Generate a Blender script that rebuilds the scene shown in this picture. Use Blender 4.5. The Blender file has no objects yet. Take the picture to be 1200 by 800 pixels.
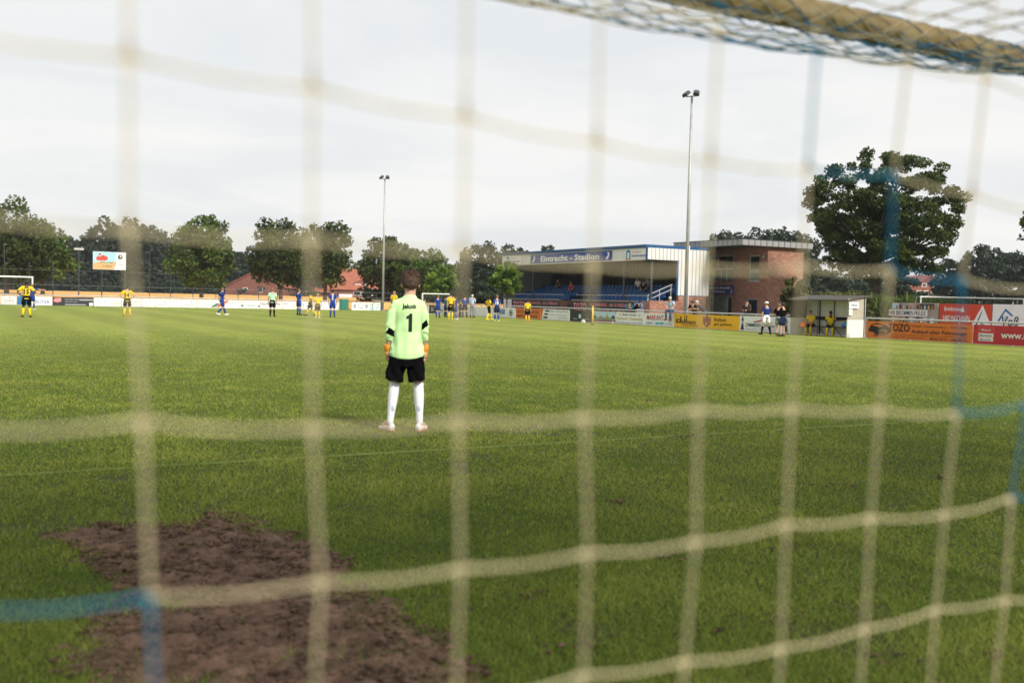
import bpy, bmesh, math, random
import numpy as np
from mathutils import Matrix, Vector, noise

C = bpy.context.scene.collection
sc = bpy.context.scene
R = math.radians
random.seed(7)

# ------------------------------------------------------------------ camera
# world axes: X runs along the goal line, Y up the pitch; the camera stands behind the goal
FPX, CAMH, YAW, PITCH, ROLL = 1166.7, 1.45, R(29), R(2.40), R(1.29)
cam_d = bpy.data.cameras.new('camera')
cam = bpy.data.objects.new('camera', cam_d); C.objects.link(cam)
cam_d.lens = 35.0; cam_d.sensor_width = 36.0
cam_d.clip_start = 0.05; cam_d.clip_end = 6000
MR = Matrix.Rotation(-YAW, 4, 'Z') @ Matrix.Rotation(math.pi/2 - PITCH, 4, 'X') @ Matrix.Rotation(ROLL, 4, 'Z')
cam.matrix_world = Matrix.Translation((0, 0, CAMH)) @ MR
cam_d.dof.use_dof = True
cam_d.dof.focus_distance = 19.0
cam_d.dof.aperture_fstop = 2.1
sc.camera = cam

# ------------------------------------------------------------------ light
SUN_EL, SUN_U, SUN_V = R(40), 0.21, -0.978          # hazy sun behind the camera's right shoulder
wd = bpy.data.worlds.new('World'); sc.world = wd; wd.use_nodes = True
nt = wd.node_tree; nt.nodes.clear(); L = nt.links.new
def wn(t, **k):
    n = nt.nodes.new(t)
    for a, b in k.items(): setattr(n, a, b)
    return n
sky = wn('ShaderNodeTexSky', sky_type='NISHITA', sun_disc=False)
sky.sun_elevation = SUN_EL
sky.sun_rotation = math.atan2(SUN_U, SUN_V)
sky.air_density = 1.2; sky.dust_density = 3.0
bg1 = wn('ShaderNodeBackground'); bg1.inputs[1].default_value = 0.10
L(sky.outputs[0], bg1.inputs[0])
tc = wn('ShaderNodeTexCoord'); sp = wn('ShaderNodeSeparateXYZ'); L(tc.outputs['Generated'], sp.inputs[0])
mx = wn('ShaderNodeMath', operation='MAXIMUM'); L(sp.outputs[2], mx.inputs[0]); mx.inputs[1].default_value = 0.02
ad = wn('ShaderNodeMath', operation='ADD'); L(mx.outputs[0], ad.inputs[0]); ad.inputs[1].default_value = 0.12
dx = wn('ShaderNodeMath', operation='DIVIDE'); L(sp.outputs[0], dx.inputs[0]); L(ad.outputs[0], dx.inputs[1])
dy = wn('ShaderNodeMath', operation='DIVIDE'); L(sp.outputs[1], dy.inputs[0]); L(ad.outputs[0], dy.inputs[1])
cb = wn('ShaderNodeCombineXYZ'); L(dx.outputs[0], cb.inputs[0]); L(dy.outputs[0], cb.inputs[1])
n1 = wn('ShaderNodeTexNoise'); L(cb.outputs[0], n1.inputs['Vector'])
n1.inputs['Scale'].default_value = 0.75; n1.inputs['Detail'].default_value = 7; n1.inputs['Roughness'].default_value = 0.55
n1.inputs['Distortion'].default_value = 0.5
r1 = wn('ShaderNodeValToRGB'); L(n1.outputs[0], r1.inputs[0])
e = r1.color_ramp.elements
e[0].position = 0.38; e[0].color = (0.580, 0.594, 0.604, 1)
e[1].position = 0.62; e[1].color = (0.655, 0.650, 0.636, 1)
bg2 = wn('ShaderNodeBackground'); bg2.inputs[1].default_value = 0.97
L(r1.outputs[0], bg2.inputs[0])
r2 = wn('ShaderNodeValToRGB'); L(n1.outputs[0], r2.inputs[0])
e = r2.color_ramp.elements
e[0].position = 0.30; e[0].color = (0.88,)*3 + (1,)
e[1].position = 0.56; e[1].color = (0.97,)*3 + (1,)
mxs = wn('ShaderNodeMixShader'); L(r2.outputs[0], mxs.inputs[0]); L(bg1.outputs[0], mxs.inputs[1]); L(bg2.outputs[0], mxs.inputs[2])
wo = wn('ShaderNodeOutputWorld'); L(mxs.outputs[0], wo.inputs[0])
sun_d = bpy.data.lights.new('sun', 'SUN'); sun = bpy.data.objects.new('sun', sun_d); C.objects.link(sun)
sun_d.energy = 3.3; sun_d.angle = R(9); sun_d.color = (1.0, 0.94, 0.84)
sd = Vector((SUN_U*math.cos(SUN_EL), SUN_V*math.cos(SUN_EL), math.sin(SUN_EL)))
sun.rotation_euler = sd.to_track_quat('Z', 'Y').to_euler()
sun.location = (10, -20, 60)
sc.view_settings.view_transform = 'Standard'
sc.view_settings.look = 'None'
sc.view_settings.exposure = 0.60
sc.view_settings.gamma = 1.0
sc.view_settings.use_curve_mapping = False
sc.cycles.use_denoising = True
sc.cycles.max_bounces = 6
sc.cycles.transparent_max_bounces = 8

# ------------------------------------------------------------------ measuring helpers
M3 = MR.to_3x3()
def ray(px, py):
    return M3 @ Vector(((px-600)/FPX, -(py-400)/FPX, -1))
def hor(px): return 337.5 + 0.0225*px
def gp(px, py, z=0.0):
    d = ray(px, py); t = (z-CAMH)/d.z
    return Vector((d.x*t, d.y*t, z))
def onu(px, u, py=360):
    d = ray(px, py); t = u/d.x
    return Vector((u, d.y*t, CAMH+d.z*t))
def onv(px, v, py=350):
    d = ray(px, py); t = v/d.y
    return Vector((d.x*t, v, CAMH+d.z*t))
def atd(px, py, Y):
    d = ray(px, py)
    return Vector((d.x*Y, d.y*Y, CAMH+d.z*Y))
def zat(px, py, Y): return atd(px, py, Y).z

# ------------------------------------------------------------------ materials
MATS = {}
def lin(r, g, b):
    f = lambda c: (c/255/12.92) if c <= 10 else ((c/255+0.055)/1.055)**2.4
    return (f(r), f(g), f(b))
def mat(name, col, rough=0.7, var=0.12, scale=6.0, spec=0.3, metal=0.0, bump=0.0, bscale=40.0):
    if name in MATS: return MATS[name]
    m = bpy.data.materials.new(name); m.use_nodes = True
    t = m.node_tree; b = t.nodes['Principled BSDF']
    b.inputs['Roughness'].default_value = rough
    b.inputs['Specular IOR Level'].default_value = spec
    b.inputs['Metallic'].default_value = metal
    co = t.nodes.new('ShaderNodeTexCoord')
    if var > 0:
        n = t.nodes.new('ShaderNodeTexNoise'); n.inputs['Scale'].default_value = scale; n.inputs['Detail'].default_value = 5
        t.links.new(co.outputs['Object'], n.inputs['Vector'])
        r = t.nodes.new('ShaderNodeValToRGB'); t.links.new(n.outputs[0], r.inputs[0])
        r.color_ramp.elements[0].position = 0.3; r.color_ramp.elements[1].position = 0.7
        r.color_ramp.elements[0].color = tuple(c*(1-var) for c in col) + (1,)
        r.color_ramp.elements[1].color = tuple(min(0.95, c*(1+var)) for c in col) + (1,)
        t.links.new(r.outputs[0], b.inputs['Base Color'])
    else:
        b.inputs['Base Color'].default_value = tuple(col) + (1,)
    if bump > 0:
        n2 = t.nodes.new('ShaderNodeTexNoise'); n2.inputs['Scale'].default_value = bscale; n2.inputs['Detail'].default_value = 4
        t.links.new(co.outputs['Object'], n2.inputs['Vector'])
        bp = t.nodes.new('ShaderNodeBump'); bp.inputs['Strength'].default_value = bump; bp.inputs['Distance'].default_value = 0.02
        t.links.new(n2.outputs[0], bp.inputs['Height']); t.links.new(bp.outputs[0], b.inputs['Normal'])
    MATS[name] = m
    return m
def leafmat(name, dark, light, trans=0.25):
    if name in MATS: return MATS[name]
    m = bpy.data.materials.new(name); m.use_nodes = True
    t = m.node_tree; b = t.nodes['Principled BSDF']; out = t.nodes['Material Output']
    b.inputs['Roughness'].default_value = 0.55; b.inputs['Specular IOR Level'].default_value = 0.25
    a = t.nodes.new('ShaderNodeAttribute'); a.attribute_name = 'rnd'
    r = t.nodes.new('ShaderNodeValToRGB'); t.links.new(a.outputs['Fac'], r.inputs[0])
    r.color_ramp.elements[0].color = tuple(dark)+(1,); r.color_ramp.elements[1].color = tuple(light)+(1,)
    t.links.new(r.outputs[0], b.inputs['Base Color'])
    tr = t.nodes.new('ShaderNodeBsdfTranslucent'); t.links.new(r.outputs[0], tr.inputs['Color'])
    ms = t.nodes.new('ShaderNodeMixShader'); ms.inputs[0].default_value = trans
    t.links.new(b.outputs[0], ms.inputs[1]); t.links.new(tr.outputs[0], ms.inputs[2]); t.links.new(ms.outputs[0], out.inputs[0])
    MATS[name] = m
    return m
def brickmat(name, c1, c2, mortar, bw=0.25, bh=0.08):
    if name in MATS: return MATS[name]
    m = bpy.data.materials.new(name); m.use_nodes = True
    t = m.node_tree; b = t.nodes['Principled BSDF']; b.inputs['Roughness'].default_value = 0.85
    co = t.nodes.new('ShaderNodeTexCoord'); s = t.nodes.new('ShaderNodeSeparateXYZ'); t.links.new(co.outputs['Object'], s.inputs[0])
    ad = t.nodes.new('ShaderNodeMath'); t.links.new(s.outputs[0], ad.inputs[0]); t.links.new(s.outputs[1], ad.inputs[1])
    cx = t.nodes.new('ShaderNodeCombineXYZ'); t.links.new(ad.outputs[0], cx.inputs[0]); t.links.new(s.outputs[2], cx.inputs[1])
    k = t.nodes.new('ShaderNodeTexBrick'); t.links.new(cx.outputs[0], k.inputs['Vector'])
    k.inputs['Scale'].default_value = 1.0; k.inputs['Brick Width'].default_value = bw; k.inputs['Row Height'].default_value = bh
    k.inputs['Mortar Size'].default_value = 0.007; k.inputs['Bias'].default_value = 0.1
    k.inputs['Color1'].default_value = c1+(1,); k.inputs['Color2'].default_value = c2+(1,); k.inputs['Mortar'].default_value = mortar+(1,)
    n = t.nodes.new('ShaderNodeTexNoise'); n.inputs['Scale'].default_value = 3.2; n.inputs['Detail'].default_value = 9; n.inputs['Roughness'].default_value = 0.82
    t.links.new(co.outputs['Object'], n.inputs['Vector'])
    rr = t.nodes.new('ShaderNodeValToRGB'); t.links.new(n.outputs[0], rr.inputs[0])
    rr.color_ramp.elements[0].position = 0.3; rr.color_ramp.elements[0].color = (0.60, 0.56, 0.56, 1)
    rr.color_ramp.elements[1].position = 0.7; rr.color_ramp.elements[1].color = (1.55, 1.52, 1.5, 1)
    mm = t.nodes.new('ShaderNodeMix'); mm.data_type = 'RGBA'; mm.blend_type = 'MULTIPLY'; mm.inputs[0].default_value = 1.0
    t.links.new(k.outputs['Color'], mm.inputs[6]); t.links.new(rr.outputs[0], mm.inputs[7])
    t.links.new(mm.outputs[2], b.inputs['Base Color'])
    bp = t.nodes.new('ShaderNodeBump'); bp.inputs['Strength'].default_value = 0.5; bp.inputs['Distance'].default_value = 0.01; bp.invert = True
    t.links.new(k.outputs['Fac'], bp.inputs['Height']); t.links.new(bp.outputs[0], b.inputs['Normal'])
    MATS[name] = m
    return m

WHITE = mat('white_paint', (0.78, 0.78, 0.76), 0.5, 0.05)
PRINTW = mat('white_board', (0.74, 0.745, 0.74), 0.5, 0.04, 2.0)
BLACK = mat('black_print', (0.012, 0.012, 0.013), 0.6, 0.0)
GREYM = mat('grey_metal', (0.42, 0.43, 0.43), 0.5, 0.1, spec=0.5)
DARKM = mat('dark_metal', (0.05, 0.055, 0.06), 0.5, 0.15)
GALV = mat('galvanised_steel', (0.36, 0.37, 0.36), 0.45, 0.15, 2.0, metal=0.3)
BLUEP = mat('blue_paint', (0.02, 0.085, 0.22), 0.5, 0.08)
ROYAL = mat('royal_blue_print', (0.012, 0.055, 0.30), 0.5, 0.04)
REDP = mat('red_print', (0.42, 0.025, 0.03), 0.5, 0.05)
ORANGEP = mat('orange_print', (0.62, 0.16, 0.02), 0.5, 0.05)
YELLOWP = mat('yellow_print', (0.78, 0.42, 0.012), 0.5, 0.04)
GREENP = mat('green_print', (0.03, 0.16, 0.10), 0.5, 0.05)
LGREEN = mat('lime_print', (0.30, 0.48, 0.05), 0.5, 0.0)
PINKP = mat('pink_print', (0.72, 0.24, 0.26), 0.5, 0.0)
CYANP = mat('cyan_print', (0.05, 0.40, 0.48), 0.5, 0.0)
GOLDP = mat('gold_print', (0.50, 0.33, 0.08), 0.5, 0.0)
GREYP = mat('grey_print', (0.30, 0.31, 0.33), 0.5, 0.0)
LILAC = mat('lilac_print', (0.45, 0.42, 0.62), 0.5, 0.0)
MIDBLUE = mat('mid_blue_print', (0.03, 0.17, 0.42), 0.5, 0.0)
DKGREEN = mat('dark_green_board', (0.012, 0.022, 0.018), 0.45, 0.15, 2.0)
PALEBL = mat('pale_blue_print', (0.45, 0.60, 0.68), 0.5, 0.12, 1.5)
SANDP = mat('sand_print', (0.62, 0.36, 0.16), 0.5, 0.05)
CHAR = mat('charcoal_board', (0.03, 0.033, 0.038), 0.5, 0.1)
GLASS = mat('window_glass', (0.02, 0.026, 0.03), 0.06, 0.0, spec=0.6)
PALEGL = mat('curtained_glass', (0.22, 0.25, 0.20), 0.15, 0.35, 1.2, spec=0.5)
BRICK = brickmat('red_brick', (0.37, 0.15, 0.09), (0.21, 0.08, 0.055), (0.34, 0.28, 0.23))
BRICKF = brickmat('farm_brick', (0.20, 0.075, 0.055), (0.155, 0.058, 0.045), (0.22, 0.13, 0.10), 0.5, 0.16)
TILE = mat('clay_tile', (0.29, 0.10, 0.06), 0.8, 0.2, 1.5)
BARK = mat('bark', (0.085, 0.065, 0.05), 0.9, 0.3, 5, bump=0.6, bscale=15)

# ------------------------------------------------------------------ object helpers
def finish(o, label=None, cat=None, group=None, kind=None):
    if label: o['label'] = label
    if cat: o['category'] = cat
    if group: o['group'] = group
    if kind: o['kind'] = kind
    return o
def thing(name, label, cat, loc=(0, 0, 0), rotz=0.0, group=None):
    o = bpy.data.objects.new(name, None); C.objects.link(o)
    o.location = loc; o.rotation_euler = (0, 0, rotz); o.empty_display_size = 0.2
    return finish(o, label, cat, group)
def link(name, me, m, parent=None, smooth=False):
    if isinstance(m, (list, tuple)):
        for q in m: me.materials.append(q)
    elif m is not None and len(me.materials) == 0: me.materials.append(m)
    if smooth: me.polygons.foreach_set('use_smooth', [True]*len(me.polygons))
    o = bpy.data.objects.new(name, me); C.objects.link(o)
    if parent is not None: o.parent = parent
    return o
def npmesh(name, V, F, rnd=None):
    V = np.asarray(V, np.float32); F = np.asarray(F, np.int32); k = F.shape[1]
    me = bpy.data.meshes.new(name)
    me.vertices.add(len(V)); me.vertices.foreach_set('co', V.ravel())
    me.loops.add(F.size); me.loops.foreach_set('vertex_index', F.ravel())
    me.polygons.add(len(F)); me.polygons.foreach_set('loop_start', np.arange(len(F), dtype=np.int32)*k)
    if rnd is not None:
        a = me.attributes.new('rnd', 'FLOAT', 'FACE'); a.data.foreach_set('value', np.asarray(rnd, np.float32))
    me.update(calc_edges=True)
    return me
class MB:
    def __init__(s): s.v = []; s.f = []
    def box(s, x0, y0, z0, x1, y1, z1):
        b = len(s.v)
        s.v += [(x0,y0,z0),(x1,y0,z0),(x1,y1,z0),(x0,y1,z0),(x0,y0,z1),(x1,y0,z1),(x1,y1,z1),(x0,y1,z1)]
        s.f += [tuple(b+i for i in q) for q in ((0,3,2,1),(4,5,6,7),(0,1,5,4),(1,2,6,5),(2,3,7,6),(3,0,4,7))]
        return s
    def face(s, pts):
        b = len(s.v); s.v += [tuple(p) for p in pts]; s.f.append(tuple(range(b, b+len(pts)))); return s
    def prism(s, pts, y0, y1):
        """outline in local x-z, extruded from y0 (front) to y1"""
        b = len(s.v); n = len(pts)
        s.v += [(p[0], y0, p[1]) for p in pts] + [(p[0], y1, p[1]) for p in pts]
        s.f.append(tuple(range(b, b+n))); s.f.append(tuple(range(b+2*n-1, b+n-1, -1)))
        for i in range(n):
            j = (i+1) % n; s.f.append((b+i, b+n+i, b+n+j, b+j))
        return s
    def tube(s, pts, rad, n=8, cap=True):
        pts = [Vector(p) for p in pts]
        if not isinstance(rad, (list, tuple)): rad = [rad]*len(pts)
        rings = []; up = None
        for i, p in enumerate(pts):
            a = pts[max(0, i-1)]; c = pts[min(len(pts)-1, i+1)]
            t = (c-a)
            t = t.normalized() if t.length > 1e-9 else Vector((0, 0, 1))
            if up is None:
                ref = Vector((0, 1, 0)) if abs(t.y) < 0.8 else Vector((1, 0, 0))
                x = ref.cross(t).normalized()
            else:
                x = (up - t*up.dot(t)); x = x.normalized() if x.length > 1e-6 else Vector((1, 0, 0))
            up = x; y = t.cross(x)
            r = rad[i]; rx, ry = r if isinstance(r, (list, tuple)) else (r, r)
            b = len(s.v); rings.append(b)
            for k in range(n):
                a2 = 2*math.pi*k/n
                s.v.append(tuple(p + x*(rx*math.cos(a2)) + y*(ry*math.sin(a2))))
        for i in range(len(rings)-1):
            a, c = rings[i], rings[i+1]
            for k in range(n):
                k2 = (k+1) % n; s.f.append((a+k, a+k2, c+k2, c+k))
        if cap:
            s.f.append(tuple(rings[0]+k for k in range(n-1, -1, -1))); s.f.append(tuple(rings[-1]+k for k in range(n)))
        return s
    def rings(s, rr, n=16, cap=True):
        """horizontal elliptical rings (x, y, z, rx, ry)"""
        st = []
        for (x, y, z, rx, ry) in rr:
            st.append(len(s.v))
            for k in range(n):
                a = 2*math.pi*k/n; s.v.append((x+rx*math.cos(a), y+ry*math.sin(a), z))
        for i in range(len(st)-1):
            for k in range(n):
                k2 = (k+1) % n; s.f.append((st[i]+k, st[i]+k2, st[i+1]+k2, st[i+1]+k))
        if cap:
            s.f.append(tuple(st[0]+k for k in range(n-1, -1, -1))); s.f.append(tuple(st[-1]+k for k in range(n)))
        return s
    def ell(s, c, r, n=12, m=8):
        rr = []
        for i in range(m+1):
            a = -math.pi/2 + math.pi*i/m; q = max(0.04, math.cos(a))
            rr.append((c[0], c[1], c[2]+r[2]*math.sin(a), r[0]*q, r[1]*q))
        return s.rings(rr, n)
    def mesh(s, name):
        me = bpy.data.meshes.new(name); me.from_pydata(s.v, [], s.f); me.update(); return me
    def build(s, name, m, parent=None, smooth=False):
        return link(name, s.mesh(name), m, parent, smooth)
def structure(name, mb, m):
    return finish(mb.build(name, m), kind='structure')

# flat lettering: local x right, -y towards the reader, z up
def text_mesh(s, h, width=None, bold=0.0, shear=0.0):
    cu = bpy.data.curves.new('lettering', 'FONT'); cu.body = s; cu.size = 1.0; cu.offset = bold; cu.shear = shear
    cu.align_x = 'CENTER'; cu.resolution_u = 2
    o = bpy.data.objects.new('lettering', cu); C.objects.link(o)
    me = bpy.data.meshes.new_from_object(o)
    bpy.data.objects.remove(o); bpy.data.curves.remove(cu)
    n = len(me.vertices); a = np.zeros(n*3, np.float32); me.vertices.foreach_get('co', a); a = a.reshape(-1, 3)
    lo, hi = a.min(0), a.max(0)
    sy = h/max(1e-6, (hi[1]-lo[1])); sx = sy
    if width: sx = width/max(1e-6, hi[0]-lo[0])
    x = (a[:, 0]-(lo[0]+hi[0])/2)*sx; z = (a[:, 1]-(lo[1]+hi[1])/2)*sy
    b = np.stack([x, np.zeros_like(x), z], 1)
    me.vertices.foreach_set('co', b.ravel().astype(np.float32)); me.materials.clear(); me.update()
    return me
def lettering(s, x, y, z, h, m, parent, width=None, bold=0.008, shear=0.0, name='lettering'):
    o = link(name, text_mesh(s, h, width, bold, shear), m, parent); o.location = (x, y, z)
    return o

# printed / lettered board in its own frame: 0..w, 0..h
def board(name, label, cat, loc, rotz, w, h, bg, items, z0=0.0, thick=0.03, group=None, frame=None, parent_thing=None):
    t = parent_thing or thing(name, label, cat, loc, rotz, group)
    MB().box(0, 0, z0, w, thick, z0+h).build('panel', bg, t)
    if frame is not None:
        f = MB(); q = 0.03
        f.box(-q, -0.01, z0-q, w+q, thick+0.01, z0).box(-q, -0.01, z0+h, w+q, thick+0.01, z0+h+q)
        f.box(-q, -0.01, z0, 0, thick+0.01, z0+h).box(w, -0.01, z0, w+q, thick+0.01, z0+h)
        f.build('frame', frame, t)
    for i, it in enumerate(items):
        y = -0.004*(i+1)
        if it[0] == 't':
            _, s, cx, cz, hh, m = it[:6]; kw = it[6] if len(it) > 6 else {}
            kw = dict(kw)
            if 'w' in kw: kw['width'] = kw.pop('w')*w
            lettering(s, cx*w, y, z0+cz*h, hh*h, m, t, **kw)
        elif it[0] == 'r':
            _, a, b, c, d, m = it
            MB().face([(a*w, y, z0+b*h), (c*w, y, z0+b*h), (c*w, y, z0+d*h), (a*w, y, z0+d*h)]).build('print', m, t)
        elif it[0] == 'p':
            MB().face([(p[0]*w, y, z0+p[1]*h) for p in it[1]]).build('print', it[2], t)
        elif it[0] == 'c':
            _, cx, cz, r, m = it; r *= h
            MB().face([(cx*w+r*math.cos(2*math.pi*k/20), y, z0+cz*h+r*math.sin(2*math.pi*k/20)) for k in range(20)]).build('print', m, t)
    return t

# ------------------------------------------------------------------ the ground
POLY = [(88,618),(150,616),(205,611),(262,606),(318,611),(345,628),(380,645),(410,664),(438,692),(470,722),(504,752),(532,790),(550,850),
        (330,880),(130,850),(95,800),(70,762),(95,735),(140,712),(190,700),(150,684),(118,668),(95,650),(62,640)]
DP = np.array([gp(*p)[:2] for p in POLY])
def noise2(x, y, s, seed=0.0):
    """cheap smooth value noise on arrays"""
    x = np.asarray(x)*s + seed*17.3; y = np.asarray(y)*s - seed*9.1
    xi = np.floor(x); yi = np.floor(y); fx = x-xi; fy = y-yi
    fx = fx*fx*(3-2*fx); fy = fy*fy*(3-2*fy)
    def h(a, b):
        v = np.sin(a*127.1+b*311.7+seed)*43758.5453
        return v-np.floor(v)
    return (h(xi, yi)*(1-fx)+h(xi+1, yi)*fx)*(1-fy) + (h(xi, yi+1)*(1-fx)+h(xi+1, yi+1)*fx)*fy
def fbm(x, y, s, o=4, seed=0.0):
    t = 0; a = 0.5
    for i in range(o): t = t + a*noise2(x, y, s*2**i, seed+i*3.7); a *= 0.5
    return t
def dirt_sd(x, y):
    """signed distance to the bare patch, positive inside, edge broken up by noise"""
    x = np.asarray(x, float); y = np.asarray(y, float)
    d = np.full(x.shape, 1e9); ins = np.zeros(x.shape, bool)
    for i in range(len(DP)):
        a = DP[i]; b = DP[(i+1) % len(DP)]
        e = b-a; l = max(1e-9, e@e)
        t = np.clip(((x-a[0])*e[0]+(y-a[1])*e[1])/l, 0, 1)
        d = np.minimum(d, np.hypot(x-a[0]-t*e[0], y-a[1]-t*e[1]))
        c = ((a[1] > y) != (b[1] > y))
        with np.errstate(divide='ignore', invalid='ignore'):
            c &= x < (b[0]-a[0])*(y-a[1])/(b[1]-a[1]) + a[0]
        ins ^= c
    sd = np.where(ins, d, -d)
    return sd + (fbm(x, y, 3.0, 4, 2.0)-0.47)*0.45 + (fbm(x, y, 14.0, 2, 7.0)-0.37)*0.20

def grassmat():
    m = bpy.data.materials.new('mown_grass'); m.use_nodes = True
    t = m.node_tree; b = t.nodes['Principled BSDF']; K = t.links.new
    b.inputs['Roughness'].default_value = 0.75; b.inputs['Specular IOR Level'].default_value = 0.15
    g = t.nodes.new('ShaderNodeNewGeometry')
    n1 = t.nodes.new('ShaderNodeTexNoise'); n1.inputs['Scale'].default_value = 0.9; n1.inputs['Detail'].default_value = 6; n1.inputs['Roughness'].default_value = 0.62
    K(g.outputs['Position'], n1.inputs['Vector'])
    r = t.nodes.new('ShaderNodeValToRGB'); K(n1.outputs[0], r.inputs[0])
    e = r.color_ramp.elements
    e[0].position = 0.28; e[0].color = (0.150, 0.195, 0.026, 1)
    e[1].position = 0.74; e[1].color = (0.290, 0.290, 0.065, 1)
    q = r.color_ramp.elements.new(0.5); q.color = (0.210, 0.248, 0.038, 1)
    n2 = t.nodes.new('ShaderNodeTexNoise'); n2.inputs['Scale'].default_value = 26; n2.inputs['Detail'].default_value = 4
    K(g.outputs['Position'], n2.inputs['Vector'])
    r2 = t.nodes.new('ShaderNodeValToRGB'); K(n2.outputs[0], r2.inputs[0])
    r2.color_ramp.elements[0].position = 0.3; r2.color_ramp.elements[0].color = (0.66,)*3+(1,)
    r2.color_ramp.elements[1].position = 0.72; r2.color_ramp.elements[1].color = (1.3,)*3+(1,)
    mm = t.nodes.new('ShaderNodeMix'); mm.data_type = 'RGBA'; mm.blend_type = 'MULTIPLY'; mm.inputs[0].default_value = 1
    K(r.outputs[0], mm.inputs[6]); K(r2.outputs[0], mm.inputs[7])
    # mowing bands along the pitch
    s = t.nodes.new('ShaderNodeSeparateXYZ'); K(g.outputs['Position'], s.inputs[0])
    w = t.nodes.new('ShaderNodeMath'); w.operation = 'MULTIPLY'; K(s.outputs[0], w.inputs[0]); w.inputs[1].default_value = math.pi/1.9
    si = t.nodes.new('ShaderNodeMath'); si.operation = 'SINE'; K(w.outputs[0], si.inputs[0])
    mr = t.nodes.new('ShaderNodeMapRange'); K(si.outputs[0], mr.inputs[0])
    mr.inputs[1].default_value = -0.4; mr.inputs[2].default_value = 0.4; mr.inputs[3].default_value = 0.91; mr.inputs[4].default_value = 1.08
    m2 = t.nodes.new('ShaderNodeMix'); m2.data_type = 'RGBA'; m2.blend_type = 'MULTIPLY'; m2.inputs[0].default_value = 1
    K(mm.outputs[2], m2.inputs[6]); K(mr.outputs[0], m2.inputs[7])
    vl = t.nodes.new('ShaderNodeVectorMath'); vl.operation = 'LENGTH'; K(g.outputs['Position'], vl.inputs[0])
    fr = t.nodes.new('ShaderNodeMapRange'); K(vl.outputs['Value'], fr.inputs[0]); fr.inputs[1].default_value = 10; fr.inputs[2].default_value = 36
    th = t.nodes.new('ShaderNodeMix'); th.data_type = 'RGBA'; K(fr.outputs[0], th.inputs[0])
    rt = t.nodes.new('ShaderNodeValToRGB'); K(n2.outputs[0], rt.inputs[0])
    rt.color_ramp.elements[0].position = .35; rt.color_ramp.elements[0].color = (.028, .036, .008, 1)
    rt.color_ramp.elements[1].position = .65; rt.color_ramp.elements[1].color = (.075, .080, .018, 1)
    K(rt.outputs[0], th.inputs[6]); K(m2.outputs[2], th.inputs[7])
    K(th.outputs[2], b.inputs['Base Color'])
    bp = t.nodes.new('ShaderNodeBump'); bp.inputs['Strength'].default_value = 0.9; bp.inputs['Distance'].default_value = 0.03
    n3 = t.nodes.new('ShaderNodeTexNoise'); n3.inputs['Scale'].default_value = 60; n3.inputs['Detail'].default_value = 5
    K(g.outputs['Position'], n3.inputs['Vector']); K(n3.outputs[0], bp.inputs['Height']); K(bp.outputs[0], b.inputs['Normal'])
    MATS['mown_grass'] = m
    return m
GRASS = grassmat()
MEADOW = mat('rough_grass', (0.085, 0.105, 0.03), 0.9, 0.3, 0.15)
structure('ground', MB().face([(-2500, -300, -0.012), (2500, -300, -0.012), (2500, 3500, -0.012), (-2500, 3500, -0.012)]), MEADOW)
structure('pitch', MB().face([(-45, -12, 0), (42, -12, 0), (42, 98.5, 0), (-45, 98.5, 0)]), GRASS)
LINE = mat('worn_line_chalk', (0.26, 0.27, 0.12), 0.9, 0.35, 1.2)
LINEF = mat('faded_line_chalk', (0.11, 0.145, 0.03), 0.9, 0.3, 1.5)
structure('goal_area_line', MB().face([(-7.8, 8.55, 0.005), (10.5, 8.55, 0.005), (10.5, 8.65, 0.005), (-7.8, 8.65, 0.005)]), LINEF)
structure('touchline', MB().face([(33.0, 2.9, 0.005), (33.12, 2.9, 0.005), (33.12, 94, 0.005), (33.0, 94, 0.005)]), LINE)
PAVE = mat('path_paving', (0.22, 0.18, 0.15), 0.9, 0.2, 1.0)
structure('spectator_path', MB().box(38.0, 8, -0.1, 41.98, 98, 0.012), PAVE)

# wheat beyond the far fence
def wheat():
    rng = np.random.default_rng(5)
    nx, ny = 150, 60
    xs = np.linspace(-90, 210, nx); ys = np.linspace(104, 226, ny)
    X, Y = np.meshgrid(xs, ys, indexing='ij')
    Z = 0.66 + 0.40*(Y-104)/122 + 0.18*fbm(X, Y, 0.12, 4, 1.0) + rng.uniform(-0.05, 0.05, X.shape)
    V = np.stack([X, Y, Z], -1).reshape(-1, 3)
    i, j = np.meshgrid(np.arange(nx-1), np.arange(ny-1), indexing='ij'); a = (i*ny+j).ravel()
    F = np.stack([a, a+ny, a+ny+1, a+1], 1)
    fr = (np.arange(nx)*ny)
    n0 = len(V); W = V[fr].copy(); W[:, 2] = 0
    V = np.concatenate([V, W]); k = np.arange(nx-1)
    F = np.concatenate([F, np.stack([n0+k, n0+k+1, fr[1:], fr[:-1]], 1)])
    o = link('wheat_field', npmesh('wheat_field', V, F), mat('ripe_wheat', (0.56, 0.30, 0.085), 0.9, 0.16, 0.5, bump=0.6, bscale=3))
    finish(o, kind='structure')
wheat()

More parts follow.
